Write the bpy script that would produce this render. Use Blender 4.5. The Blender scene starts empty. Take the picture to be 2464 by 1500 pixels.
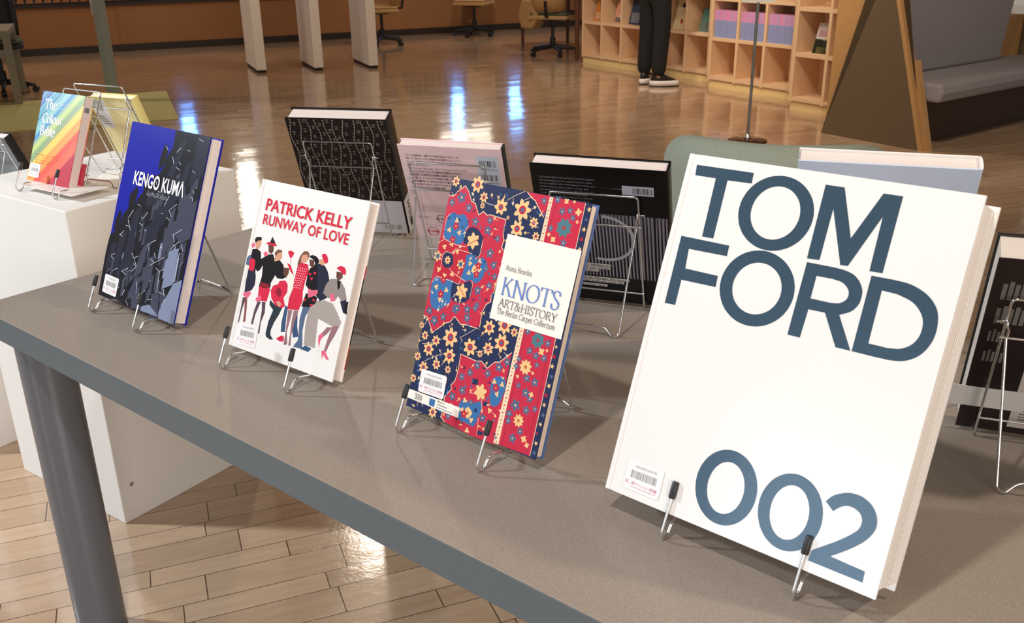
import bpy, bmesh, math, random
from mathutils import Vector, Matrix
from mathutils.geometry import tessellate_polygon
S = bpy.context.scene
COL = S.collection
PI = math.pi
rnd = random.Random(7)

# ------------------------------------------------------------ camera, world, lights, exposure
PITCH, ROLL, FPX = 0.383499, 0.014261, 2296.63
fwd = Vector((0, math.cos(PITCH), -math.sin(PITCH)))
right = Vector((1, 0, 0))
down = fwd.cross(right)
r2 = right*math.cos(ROLL) + down*math.sin(ROLL)
d2 = down*math.cos(ROLL) - right*math.sin(ROLL)
cd = bpy.data.cameras.new('camera'); cam = bpy.data.objects.new('camera', cd); COL.objects.link(cam)
cd.sensor_width = 36; cd.sensor_fit = 'HORIZONTAL'; cd.lens = FPX*36/2464; cd.clip_start = .02; cd.clip_end = 100
cam.matrix_world = Matrix(((r2.x, -d2.x, -fwd.x, 0), (r2.y, -d2.y, -fwd.y, 0), (r2.z, -d2.z, -fwd.z, 1.4), (0, 0, 0, 1)))
cd.dof.use_dof = True; cd.dof.focus_distance = 1.75; cd.dof.aperture_fstop = 14
S.camera = cam
S.view_settings.view_transform = 'Standard'; S.view_settings.look = 'None'
S.view_settings.exposure = 0.05; S.view_settings.gamma = 1; S.view_settings.use_curve_mapping = False
w = bpy.data.worlds.new('world'); S.world = w; w.use_nodes = True
w.node_tree.nodes['Background'].inputs[0].default_value = (1.0, .86, .72, 1)
w.node_tree.nodes['Background'].inputs[1].default_value = .34

def lamp(name, kind, loc, target, energy, color, size=.1, spot=None, blend=.4, sizey=None):
    d = bpy.data.lights.new(name, kind); d.energy = energy; d.color = color
    if kind == 'AREA':
        d.size = size
        if sizey: d.shape = 'RECTANGLE'; d.size_y = sizey
    else: d.shadow_soft_size = size
    if kind == 'SPOT': d.spot_size = math.radians(spot); d.spot_blend = blend
    o = bpy.data.objects.new(name, d); COL.objects.link(o); o.location = loc
    o.rotation_euler = (Vector(target)-Vector(loc)).to_track_quat('-Z', 'Y').to_euler()
    return o
WARM = (1, .83, .66); WARMER = (1, .84, .67); COOL = (.72, .86, 1.0); NEUT = (1, .94, .88)
lamp('spot_over_table', 'SPOT', (-.39, .5, 2.85), (-.2, 1.4, .74), 82, NEUT, .05, 100, .6)
lamp('spot_behind_viewer', 'SPOT', (.15, -1.9, 2.8), (.2, 1.2, .8), 8, WARM, .06, 70, .6)
lamp('spot_right', 'SPOT', (2.3, .9, 2.9), (-.1, 1.4, .74), 125, WARM, .06, 90, .6)
lamp('spot_left_window', 'SPOT', (-4.0, 2.3, 2.6), (-.9, 2.0, .3), 520, (.82, .91, 1), .12, 60, .6)
lamp('window_left', 'AREA', (-3.6, -1.6, 1.5), (-.4, 1.3, .8), 30, COOL, 1.3, sizey=1.3)
lamp('spot_floor_reflected', 'SPOT', (-1.2, 6.9, 3.3), (-.5, 2.0, 0), 120, WARM, .07, 60, .7)
lamp('fill_behind_viewer', 'AREA', (1.2, -2.4, 1.7), (0, 1.6, .8), 68, NEUT, 1.8, sizey=1.4)  # soft fill light added for the rear books' backs, not a window
for wx, wy, ax, ay, az, e in ((-5.2, 9.6, -6.0, 12.0, .35, 90), (-2.6, 10.6, -3.2, 13.1, .35, 90), (-.2, 11.6, -.7, 14.1, .35, 110), (.2, 7.6, 1.5, 9.8, .45, 130), (1.0, 6.0, 2.2, 8.2, .5, 110), (1.5, 4.3, 2.7, 6.6, .5, 130)):
    lamp('added_fill_spot', 'SPOT', (wx, wy, 3.0), (ax, ay, az), e, WARMER, .1, 75, .8)  # unseen spots added to brighten the back wall, shelves and bench
for i, (x, y, e) in enumerate(((-4.2, 8.6, 80), (-1.2, 9.2, 80), (1.0, 7.3, 130), (1.0, 12.0, 120), (3.0, 5.2, 40), (-5.2, 11, 60), (-1, 5.2, 60))):
    lamp('downlight', 'SPOT', (x, y, 3.3), (x, y+.01, 0), e*.95, WARMER, .08, 120, .7)

# ------------------------------------------------------------ helpers
MATS = {}
def mat(name, col, rough=.5, metal=0, spec=.5, coat=0, emit=None, es=1, noise=None, bump=None, trans=0):
    """noise=(scale, amount): soft mottling of the surface's own colour; bump=(scale, strength)."""
    if name in MATS: return MATS[name]
    m = bpy.data.materials.new(name); m.use_nodes = True; nt = m.node_tree; b = nt.nodes['Principled BSDF']
    c = tuple(col[:3])+(1,)
    b.inputs['Base Color'].default_value = c; b.inputs['Roughness'].default_value = rough; b.inputs['Metallic'].default_value = metal
    b.inputs['Specular IOR Level'].default_value = spec; b.inputs['Coat Weight'].default_value = coat; b.inputs['Coat Roughness'].default_value = .12
    if trans: b.inputs['Transmission Weight'].default_value = trans
    if emit: b.inputs['Emission Color'].default_value = tuple(emit)+(1,); b.inputs['Emission Strength'].default_value = es
    if noise or bump:
        tc = nt.nodes.new('ShaderNodeTexCoord')
    if noise:
        n = nt.nodes.new('ShaderNodeTexNoise'); n.inputs['Scale'].default_value = noise[0]; n.inputs['Detail'].default_value = 4
        nt.links.new(tc.outputs['Object'], n.inputs['Vector'])
        mx = nt.nodes.new('ShaderNodeMix'); mx.data_type = 'RGBA'
        a = noise[1]
        mx.inputs[6].default_value = tuple(x*(1-a) for x in c[:3])+(1,); mx.inputs[7].default_value = tuple(min(1, x*(1+a)) for x in c[:3])+(1,)
        nt.links.new(n.outputs['Fac'], mx.inputs[0]); nt.links.new(mx.outputs[2], b.inputs['Base Color'])
    if bump:
        n2 = nt.nodes.new('ShaderNodeTexNoise'); n2.inputs['Scale'].default_value = bump[0]; n2.inputs['Detail'].default_value = 3
        nt.links.new(tc.outputs['Object'], n2.inputs['Vector'])
        bp = nt.nodes.new('ShaderNodeBump'); bp.inputs['Strength'].default_value = bump[1]; bp.inputs['Distance'].default_value = .01
        nt.links.new(n2.outputs['Fac'], bp.inputs['Height']); nt.links.new(bp.outputs['Normal'], b.inputs['Normal'])
    MATS[name] = m
    return m
def srgb(r, g, b):
    f = lambda v: (v/255/12.92) if v/255 <= .04045 else ((v/255+.055)/1.055)**2.4
    return (f(r), f(g), f(b))

class MB:
    """collects polygons with material slots and builds ONE mesh object"""
    def __init__(s): s.v = []; s.f = []; s.m = []; s.mats = []; s.smooth = []
    def slot(s, m):
        if m not in s.mats: s.mats.append(m)
        return s.mats.index(m)
    def add(s, vs, fs, m, smooth=False):
        o = len(s.v); s.v += [tuple(v) for v in vs]; k = s.slot(m)
        for f in fs: s.f.append([o+i for i in f]); s.m.append(k); s.smooth.append(smooth)
    def box(s, x0, x1, y0, y1, z0, z1, m):
        s.add([(x, y, z) for z in (z0, z1) for y in (y0, y1) for x in (x0, x1)],
              [(0, 2, 3, 1), (4, 5, 7, 6), (0, 1, 5, 4), (2, 6, 7, 3), (0, 4, 6, 2), (1, 3, 7, 5)], m)
    def obox(s, o, ax, ay, az, m):
        o, ax, ay, az = map(Vector, (o, ax, ay, az))
        s.add([o+ax*i+ay*j+az*k for k in (0, 1) for j in (0, 1) for i in (0, 1)],
              [(0, 2, 3, 1), (4, 5, 7, 6), (0, 1, 5, 4), (2, 6, 7, 3), (0, 4, 6, 2), (1, 3, 7, 5)], m)
    def prism(s, poly, ext, m):
        """poly: list of 3-D points (a planar loop), ext: extrusion vector"""
        n = len(poly); e = Vector(ext); p = [Vector(q) for q in poly]
        s.add(p+[q+e for q in p], [tuple(range(n-1, -1, -1)), tuple(range(n, 2*n))]+[(i, (i+1) % n, n+(i+1) % n, n+i) for i in range(n)], m)
    def tube(s, pts, r, m, seg=10, caps=True, radii=None):
        P = [Vector(p) for p in pts]; n = len(P)
        T = [((P[min(i+1, n-1)]-P[max(i-1, 0)]).normalized()) for i in range(n)]
        up = Vector((0, 0, 1)) if abs(T[0].z) < .9 else Vector((1, 0, 0))
        N = (up-T[0]*up.dot(T[0])).normalized(); vs = []
        for i in range(n):
            N = (N-T[i]*N.dot(T[i])).normalized(); B = T[i].cross(N)
            rr = radii[i] if radii else r
            for k in range(seg):
                a = 2*PI*k/seg; vs.append(P[i]+N*(rr*math.cos(a))+B*(rr*math.sin(a)))
        fs = [(i*seg+k, i*seg+(k+1) % seg, (i+1)*seg+(k+1) % seg, (i+1)*seg+k) for i in range(n-1) for k in range(seg)]
        s.add(vs, fs, m, True)
        if caps:
            s.add(vs[:seg], [tuple(range(seg-1, -1, -1))], m); s.add(vs[-seg:], [tuple(range(seg))], m)
    def lathe(s, prof, m, seg=24, c=(0, 0, 0)):
        vs = [(c[0]+r*math.cos(2*PI*k/seg), c[1]+r*math.sin(2*PI*k/seg), c[2]+z) for r, z in prof for k in range(seg)]
        s.add(vs, [(i*seg+k, i*seg+(k+1) % seg, (i+1)*seg+(k+1) % seg, (i+1)*seg+k) for i in range(len(prof)-1) for k in range(seg)], m, True)
        s.add(vs[:seg], [tuple(range(seg-1, -1, -1))], m); s.add(vs[-seg:], [tuple(range(seg))], m)
    def build(s, name, parent=None, bevel=0):
        me = bpy.data.meshes.new(name); me.from_pydata(s.v, [], s.f)
        for m in s.mats: me.materials.append(m)
        for p, k, sm in zip(me.polygons, s.m, s.smooth): p.material_index = k; p.use_smooth = sm
        o = bpy.data.objects.new(name, me); COL.objects.link(o)
        if parent: o.parent = parent
        if bevel:
            md = o.modifiers.new('bevel', 'BEVEL'); md.width = bevel; md.segments = 2; md.limit_method = 'ANGLE'; md.angle_limit = math.radians(50)
        return o
def fillet(pts, r, n=5):
    P = [Vector(p) for p in pts]; out = [P[0]]
    for a, b, c in zip(P, P[1:], P[2:]):
        u = (a-b); v = (c-b); k = min(r, u.length*.45, v.length*.45)
        p, q = b+u.normalized()*k, b+v.normalized()*k
        for i in range(n+1):
            t = i/n; out.append(p*(1-t)**2+b*(2*t*(1-t))+q*t*t)
    return out+[P[-1]]
def tag(o, label, cat, group=None, kind=None):
    o['label'] = label; o['category'] = cat
    if group: o['group'] = group
    if kind: o['kind'] = kind
    return o
def thing(name, label, cat, loc=(0, 0, 0), rz=0, group=None, rx=0, ry=0):
    o = bpy.data.objects.new(name, None); COL.objects.link(o); o.location = loc; o.rotation_euler = (rx, ry, rz); o.empty_display_size = .05
    return tag(o, label, cat, group)
def struct(mb, name):
    o = mb.build(name); o['kind'] = 'structure'; return o
def dup(root, loc, rz, label=None, scale=None):
    r = root.copy(); COL.objects.link(r); r.location = loc; r.rotation_euler = (root.rotation_euler.x, root.rotation_euler.y, rz)
    if label: r['label'] = label
    for ch in root.children:
        c = ch.copy(); COL.objects.link(c); c.parent = r
        for g in ch.children:
            d = g.copy(); COL.objects.link(d); d.parent = c
    return r

# ------------------------------------------------------------ printed artwork: flat polygons laid on a cover in millimetres
class Art:
    def __init__(s): s.items = []
    def loops(s, m, loops): s.items.append((m, loops))
    def poly(s, m, pts): s.items.append((m, [pts]))
    def rect(s, m, x0, x1, y0, y1): s.poly(m, [(x0, y0), (x1, y0), (x1, y1), (x0, y1)])
    def bake(s, mb, place, base=.00015, step=1.2e-5):
        """place(x_mm, y_mm, lift) -> local point; stacking order follows drawing order where shapes overlap"""
        done = []
        for m, L in s.items:
            P = [p for l in L for p in l]
            bb = (min(p[0] for p in P), max(p[0] for p in P), min(p[1] for p in P), max(p[1] for p in P))
            lay = 0
            for b, l in done:
                if l >= lay and bb[0] < b[1] and bb[1] > b[0] and bb[2] < b[3] and bb[3] > b[2]: lay = l+1
            done.append((bb, lay))
            vs = [place(x, y, base+lay*step) for x, y in P]
            if len(L) == 1 and len(P) <= 4: mb.add(vs, [tuple(range(len(P)))], m)
            else:
                tri = tessellate_polygon([[Vector((x, y, 0)) for x, y in l] for l in L])
                mb.add(vs, [tuple(t) for t in tri], m)
def text_mesh(body, bold=0, sx=1):
    c = bpy.data.curves.new('t', 'FONT'); c.body = body; c.offset = bold; c.resolution_u = 3
    o = bpy.data.objects.new('t', c); COL.objects.link(o)
    bpy.context.view_layer.update()
    me = bpy.data.meshes.new_from_object(o.evaluated_get(bpy.context.evaluated_depsgraph_get()))
    v = [(p.co.x, p.co.y) for p in me.vertices]; f = [tuple(p.vertices) for p in me.polygons]
    bpy.data.objects.remove(o); bpy.data.curves.remove(c); bpy.data.meshes.remove(me)
    return v, f
def put_text(mb, place, m, body, x0, x1, y0, y1, bold=0, cap=.7, lift=.0006, flip=False, left=None):
    """fits a line of text between x0..x1 (mm); y0 = baseline, y1 = cap height"""
    v, f = text_mesh(body, bold)
    a, b = min(p[0] for p in v), max(p[0] for p in v); k = (y1-y0)/cap
    q = [(x0+(x-a)/(b-a)*(x1-x0), y0+y*k) for x, y in v]
    if flip: q = [(x0+x1-x, y0+y1-y) for x, y in q]
    mb.add([place(x, y, lift) for x, y in q], f, m)
# a small roman alphabet drawn with a broad-nib pen
def arc(cx, cy, rx, ry, a0, a1, n=14): return [(cx+rx*math.cos(math.radians(a0+(a1-a0)*i/n)), cy+ry*math.sin(math.radians(a0+(a1-a0)*i/n))) for i in range(n+1)]
def cat_rom(P, n=6):
    out = []
    for i in range(len(P)-1):
        p0 = P[i-1] if i else (2*P[0][0]-P[1][0], 2*P[0][1]-P[1][1]); p1, p2 = P[i], P[i+1]
        p3 = P[i+2] if i+2 < len(P) else (2*p2[0]-p1[0], 2*p2[1]-p1[1])
        for j in range(n):
            t = j/n
            out.append(tuple(.5*(2*p1[k]+(p2[k]-p0[k])*t+(2*p0[k]-5*p1[k]+4*p2[k]-p3[k])*t*t+(3*p1[k]-p0[k]-3*p2[k]+p3[k])*t**3) for k in (0, 1)))
    return out+[P[-1]]
def stem(x, h, y=0, top='b', bot='b'):
    o = [[(x, y), (x, h)]]
    if bot: o.append([(x-(95 if bot != 'r' else 0), y+10), (x+95, y+10)])
    if top == 'b': o.append([(x-95, h-10), (x+95, h-10)])
    if top == 'l': o.append([(x-85, h-35), (x, h-8)])
    return o
GL = {
 'K': (660, stem(130, 700)+[[(165, 320), (500, 690)], [(420, 690), (600, 690)], [(270, 430), (560, 12)], [(470, 10), (690, 10)]]),
 'N': (760, [[(120, 0), (120, 700)], [(30, 10), (220, 10)], [(20, 690), (130, 690)], [(120, 695), (630, 0)], [(640, 0), (640, 690)], [(545, 690), (735, 690)]]),
 'O': (790, [arc(395, 350, 335, 340, 0, 360, 40)]),
 'T': (640, [[(320, 0), (320, 690)], [(220, 10), (420, 10)], [(30, 688), (610, 688)], [(30, 690), (20, 560)], [(610, 690), (620, 560)]]),
 'S': (500, [cat_rom([(420, 540), (395, 650), (260, 705), (125, 660), (85, 540), (160, 430), (290, 350), (410, 255), (420, 130), (330, 20), (195, -5), (75, 60), (50, 190)])]),
 'A': (690, [[(70, 5), (335, 700)], [(335, 710), (610, 5)], [(170, 250), (500, 250)], [(0, 10), (160, 10)], [(515, 10), (700, 10)]]),
 'R': (650, stem(130, 700)+[[(130, 688), (300, 688)]]+[arc(290, 525, 190, 165, 90, -90), [(130, 360), (300, 360)], [(300, 360), (560, 5)], [(520, 10), (670, 10)]]),
 '&': (760, [cat_rom([(600, 400), (560, 250), (430, 60), (240, -5), (80, 90), (80, 230), (200, 360), (340, 470), (380, 590), (310, 690), (210, 680), (160, 590), (220, 450), (400, 220), (560, 40), (700, 5)]), [(500, 405), (690, 405)]]),
 'H': (780, stem(130, 700)+stem(640, 700)+[[(130, 360), (640, 360)]]),
 'I': (300, stem(150, 700)),
 'Y': (620, [[(310, 0), (310, 310)], [(210, 10), (410, 10)], [(60, 690), (310, 300)], [(560, 690), (310, 300)], [(-10, 690), (150, 690)], [(480, 690), (640, 690)]]),
 'C': (670, [arc(390, 350, 330, 340, 40, 320, 30), [(640, 690), (640, 520)]]),
 'B': (600, stem(130, 700)+[[(130, 688), (280, 688)], arc(270, 530, 180, 158, 90, -90), [(130, 372), (280, 372)], arc(270, 192, 240, 182, 90, -90), [(130, 10), (280, 10)]]),
 'a': (450, [cat_rom([(80, 380), (150, 440), (260, 440), (310, 370), (310, 60), (350, 10), (420, 30)]), cat_rom([(310, 270), (160, 230), (75, 130), (110, 20), (220, 10), (310, 90)])]),
 'b': (510, [[(110, 0), (110, 720)], [(30, 700), (110, 710)], arc(270, 225, 170, 225, 150, -150, 24)]),
 'c': (430, [arc(240, 222, 175, 220, 45, 315, 24)]),
 'e': (440, [[(70, 260), (380, 260)], arc(230, 225, 165, 220, 10, 320, 24)]),
 'h': (550, stem(110, 720, top='l')+[cat_rom([(110, 330), (220, 430), (340, 430), (410, 330), (410, 10)]), [(330, 10), (490, 10)]]),
 'i': (270, stem(135, 450, top='l')+[[(120, 610), (150, 610)], [(120, 640), (150, 640)]]),
 'l': (260, stem(130, 720, top='l')),
 'n': (550, stem(110, 450, top='l')+[cat_rom([(110, 330), (220, 440), (340, 435), (410, 330), (410, 10)]), [(330, 10), (490, 10)]]),
 'o': (490, [arc(245, 222, 190, 222, 0, 360, 28)]),
 'p': (530, stem(115, 450, y=-210, top='l')+[arc(280, 222, 175, 222, 150, -150, 24)]),
 'r': (390, stem(110, 450, top='l')+[cat_rom([(110, 320), (200, 430), (300, 440), (350, 400)])]),
 's': (390, [cat_rom([(310, 340), (280, 430), (190, 450), (90, 400), (110, 290), (240, 220), (320, 120), (270, 15), (160, -5), (60, 50), (50, 130)])]),
 't': (340, [[(140, 560), (140, 90)], cat_rom([(140, 110), (170, 15), (240, 5), (310, 50)]), [(40, 438), (300, 438)]]),
 'u': (550, [[(115, 440), (115, 120)], cat_rom([(115, 140), (160, 20), (260, 10), (400, 110)]), [(410, 440), (410, 10)], [(35, 438), (115, 438)], [(330, 438), (410, 438)], [(410, 10), (490, 10)]]),
 ' ': (260, [])}
def serif_text(mb, place, m, body, x0, x1, y0, y1, thick=80, thin=28, lift=.0006, cap=700):
    W = sum(GL[c][0] for c in body); kx = (x1-x0)/W; ky = (y1-y0)/cap; X = 0
    for ch in body:
        adv, strokes = GL[ch]
        for st in strokes:
            n = len(st); L = []; R = []
            closed = n > 20 and math.dist(st[0], st[-1]) < 1
            for i in range(n):
                if closed: a, b = st[(i-1) % (n-1)], st[(i+1) % (n-1)]
                else: a, b = st[max(i-1, 0)], st[min(i+1, n-1)]
                dx, dy = b[0]-a[0], b[1]-a[1]; d = math.hypot(dx, dy) or 1; dx /= d; dy /= d
                wd = thin+(thick-thin)*abs(dy*math.cos(.35)-dx*math.sin(.35))**1.6
                if abs(dy) < .05: wd = thin
                L.append((st[i][0]-dy*wd/2, st[i][1]+dx*wd/2)); R.append((st[i][0]+dy*wd/2, st[i][1]-dx*wd/2))
            vs = [place(x0+(X+x)*kx, y0+y*ky, lift) for x, y in L+R]
            mb.add(vs, [(i, i+1, n+i+1, n+i) for i in range(n-1)], m)
        X += adv

# ------------------------------------------------------------ materials
M_white = mat('white_gloss_card', srgb(240, 237, 234), .28, coat=.3)
M_paper = mat('paper', srgb(238, 228, 218), .7)
M_black = mat('black_matte', (.012, .012, .013), .45)
M_chrome = mat('chrome_wire', (.78, .78, .78), .16, 1)
M_cap = mat('black_rubber', (.022, .022, .024), .5)
M_label = mat('sticker_white', srgb(244, 242, 242), .3, coat=.4)
M_grey = mat('print_grey', srgb(120, 118, 120), .5)
M_magenta = mat('print_magenta', srgb(205, 80, 140), .5)
M_ink = mat('foil_teal', srgb(62, 86, 104), .33, metal=.35, noise=(260, .22), coat=.3)
M_table = mat('table_grey', srgb(146, 135, 124), .55, noise=(420, .38), bump=(420, .05))
M_edge = mat('table_edge_cool_tint', srgb(96, 106, 112), .45, noise=(500, .1))  # blue cast of the cool left light is put into this colour
M_leg = mat('leg_grey', srgb(104, 108, 116), .28, noise=(300, .1))
M_plinth = mat('plinth_white', srgb(240, 236, 230), .6, noise=(8, .02))
M_oak = mat('pale_oak', srgb(236, 200, 160), .5, noise=(14, .06))
M_oak_in = M_oak
M_walnut = mat('mid_oak', srgb(190, 146, 94), .55, noise=(20, .08))
M_brown = mat('dark_brown_panel', srgb(106, 88, 66), .6, noise=(30, .08))
M_wall = mat('brown_wall', srgb(150, 102, 62), .7, noise=(3, .05))
M_wallup = mat('upper_wall', srgb(196, 178, 156), .8)
M_dark = mat('dark_skirting', srgb(38, 28, 22), .5)
M_desk = mat('desk_wood', srgb(92, 52, 30), .45, noise=(20, .15))
M_slab = mat('partition_white', srgb(253, 244, 230), .55)
M_tan = mat('tan_shell', srgb(186, 146, 96), .5)
M_seatgrey = mat('seat_grey_green', srgb(92, 96, 84), .9)
M_uph = mat('bench_grey', srgb(152, 147, 152), .95, noise=(120, .12), bump=(300, .2))
M_sage = mat('sage_fabric', srgb(152, 160, 144), .95, noise=(160, .14), bump=(260, .5))
M_mat = mat('olive_mat', srgb(192, 186, 124), .9, noise=(60, .08))
M_pole = mat('pole_green_grey', srgb(158, 166, 156), .45)
M_tgrey = mat('grey_wood', srgb(150, 140, 122), .6, noise=(40, .1))

def floor_mat():
    m = bpy.data.materials.new('parquet'); m.use_nodes = True; nt = m.node_tree; b = nt.nodes['Principled BSDF']; N = nt.nodes.new; K = nt.links.new
    geo = N('ShaderNodeNewGeometry')
    def dot(v):
        d = N('ShaderNodeVectorMath'); d.operation = 'DOT_PRODUCT'; d.inputs[1].default_value = v; K(geo.outputs['Position'], d.inputs[0]); return d.outputs['Value']
    def mth(op, a, b_=None, c=None):
        n = N('ShaderNodeMath'); n.operation = op
        for i, v in enumerate((a, b_, c)):
            if v is None: continue
            if isinstance(v, (int, float)): n.inputs[i].default_value = v
            else: K(v, n.inputs[i])
        return n.outputs[0]
    t = math.radians(20.76)
    al = dot((math.cos(t), math.sin(t), 0)); ac = dot((-math.sin(t), math.cos(t), 0))
    v = mth('DIVIDE', mth('SUBTRACT', ac, 1.8255), .1595)
    fl = mth('FLOOR', v); fr = mth('SUBTRACT', v, fl)
    isb = mth('GREATER_THAN', fr, .405)
    row = mth('ADD', mth('MULTIPLY', fl, 2), isb)
    hs = N('ShaderNodeTexWhiteNoise'); hs.noise_dimensions = '1D'; K(row, hs.inputs['W'])
    u = mth('ADD', mth('DIVIDE', al, .318), mth('MULTIPLY', hs.outputs['Value'], 7.3))
    ui = mth('FLOOR', u); uf = mth('SUBTRACT', u, ui)
    e1 = mth('LESS_THAN', mth('ABSOLUTE', mth('SUBTRACT', fr, .405)), .007)
    e2 = mth('LESS_THAN', mth('MINIMUM', fr, mth('SUBTRACT', 1, fr)), .007)
    e3 = mth('LESS_THAN', mth('MINIMUM', uf, mth('SUBTRACT', 1, uf)), .0045)
    ln = mth('MAXIMUM', mth('MAXIMUM', e1, e2), e3)
    cm = N('ShaderNodeCombineXYZ'); K(row, cm.inputs[0]); K(ui, cm.inputs[1])
    wn = N('ShaderNodeTexWhiteNoise'); wn.noise_dimensions = '2D'; K(cm.outputs[0], wn.inputs['Vector'])
    mp = N('ShaderNodeMapping'); mp.inputs['Rotation'].default_value = (0, 0, -t); mp.inputs['Scale'].default_value = (1, 9, 1)
    mp.vector_type = 'TEXTURE'; mp.inputs['Scale'].default_value = (.25, .03, 1)
    mp.inputs['Rotation'].default_value = (0, 0, t)
    K(geo.outputs['Position'], mp.inputs['Vector'])
    gr = N('ShaderNodeTexNoise'); gr.inputs['Scale'].default_value = 1.6; gr.inputs['Detail'].default_value = 6; K(mp.outputs[0], gr.inputs['Vector'])
    f = mth('ADD', mth('MULTIPLY', wn.outputs['Value'], .42), mth('MULTIPLY', gr.outputs['Fac'], .7))
    cr = N('ShaderNodeValToRGB'); cr.color_ramp.elements[0].color = srgb(168, 138, 109)+(1,); cr.color_ramp.elements[1].color = srgb(208, 176, 145)+(1,)
    cr.color_ramp.elements[0].position = .15; cr.color_ramp.elements[1].position = .95
    K(f, cr.inputs[0])
    mx = N('ShaderNodeMix'); mx.data_type = 'RGBA'; mx.inputs[7].default_value = srgb(92, 66, 44)+(1,); K(ln, mx.inputs[0]); K(cr.outputs[0], mx.inputs[6]); K(mx.outputs[2], b.inputs['Base Color'])
    b.inputs['Roughness'].default_value = .13; b.inputs['Coat Weight'].default_value = .55; b.inputs['Coat Roughness'].default_value = .05
    nb = N('ShaderNodeTexNoise'); nb.inputs['Scale'].default_value = 26; nb.inputs['Detail'].default_value = 4; K(geo.outputs['Position'], nb.inputs['Vector'])
    nc = N('ShaderNodeTexNoise'); nc.inputs['Scale'].default_value = 130; nc.inputs['Detail'].default_value = 2; K(geo.outputs['Position'], nc.inputs['Vector'])
    hh = mth('ADD', mth('ADD', mth('MULTIPLY', nb.outputs['Fac'], .45), mth('MULTIPLY', nc.outputs['Fac'], .12)), mth('MULTIPLY', wn.outputs['Value'], .12))
    hh = mth('SUBTRACT', hh, mth('MULTIPLY', ln, .3))
    bp = N('ShaderNodeBump'); bp.inputs['Strength'].default_value = .09; bp.inputs['Distance'].default_value = .01; K(hh, bp.inputs['Height'])
    sc = N('ShaderNodeSeparateColor'); K(wn.outputs['Color'], sc.inputs[0])
    tl = mth('ADD', mth('MULTIPLY', mth('SUBTRACT', sc.outputs[0], .5), mth('MULTIPLY', uf, .318*.010)), mth('MULTIPLY', mth('SUBTRACT', sc.outputs[1], .5), mth('MULTIPLY', fr, .1595*.02)))
    b2 = N('ShaderNodeBump'); b2.inputs['Strength'].default_value = 1; b2.inputs['Distance'].default_value = 1; K(tl, b2.inputs['Height']); K(bp.outputs[0], b2.inputs['Normal'])
    K(b2.outputs[0], b.inputs['Normal']); K(b2.outputs[0], b.inputs['Coat Normal'])
    return m

# ------------------------------------------------------------ the setting
b = MB(); b.box(-9, 9, -5, 18, -.1, 0, floor_mat()); struct(b, 'floor')
b = MB(); b.box(-9, 9, -5, 18, 3.4, 3.5, mat('ceiling_paint', srgb(150, 136, 120), .9)); struct(b, 'ceiling')
WD = Vector((.922, .388, 0)); WN = Vector((.388, -.922, 0)); W0 = Vector((-6.173, 11.934, 0))   # back wall line, pointing right, and its normal
def wall_part(name, s0, s1, z0, z1, d0, d1, m):
    q = MB(); q.obox(W0+WD*s0+WN*d0+Vector((0, 0, z0)), WD*(s1-s0), WN*(d1-d0), (0, 0, z1-z0), m); return struct(q, name)
wall_part('wall_back', -3, 12, 0, .56, -.25, 0, M_wall)
wall_part('wall_back_upper', -3, 12, .6, 3.4, -.25, -.06, M_wallup)
wall_part('baseboard_back', -3, 12, 0, .085, 0, .015, M_dark)
wall_part('trim_1', -3, 12, .56, .6, -.25, .03, M_dark)
q = MB(); z0 = .605
for i in range(86):
    o = W0+WD*(-1.5+i*.1); q.prism([o+Vector((0, 0, z0+.01)), o+WD*.085+Vector((0, 0, z0+.01)), o+WD*.0425+Vector((0, 0, z0+.17))], WN*.03, M_wall)
q.obox(W0+WD*-1.5+Vector((0, 0, z0)), WD*8.6, WN*-.05, (0, 0, .3), M_dark)
struct(q, 'trim_2')
# ------------------------------------------------------------ table
C0 = Vector((-1.0253, 1.7025, 0)); TU = Vector((.7714, -.6364, 0)); TN = Vector((.6364, .7714, 0)); TZ = .74
YT = math.atan2(TU.y, TU.x)
t = thing('display_table', 'long dark grey display table with an edge coloured as in cool light carrying the books on wire stands', 'table', C0, YT)
b = MB(); b.box(0, 1.8, 0, .97, TZ-.002, TZ, M_table); b.box(0, 1.8, 0, .97, TZ-.052, TZ-.002, M_edge)
b.build('tabletop', t, .0015)
for lx, ly in ((.132, .052), (1.668, .052), (.132, .918), (1.668, .918)):
    q = MB(); q.tube([(lx, ly, TZ-.052), (lx, ly, 0)], .049, M_leg, 32); q.build('leg', t)

# ------------------------------------------------------------ plinths
PD = Vector((.578, .816, 0)); PL = Vector((-.816, .578, 0))
def plinth(o, a, c, h, label):
    t = tag(bpy.data.objects.new('display_plinth', None), label, 'plinth'); COL.objects.link(t); t.location = o; t.rotation_euler = (0, 0, math.atan2(PD.y, PD.x))
    q = MB(); q.box(0, a, 0, c, 0, h, M_plinth); q.build('body', t, .002)
    return t
p1 = plinth(Vector((-.992, 2.059, 0)), .475, .475, .824, 'tall white square plinth beside the table end carrying the rainbow book')
q = MB(); q.add([(.035+.006*math.cos(k*PI/6), -.0004, .1+.006*math.sin(k*PI/6)) for k in range(12)], [tuple(range(12))], mat('scuff', srgb(150, 146, 136), .8)); q.build('scuff_mark', p1)
plinth(Vector((-1.509, 2.457, 0))-PD*.05, .47, .47, .6, 'lower cream plinth at the left edge behind the tall white plinth')

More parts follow.
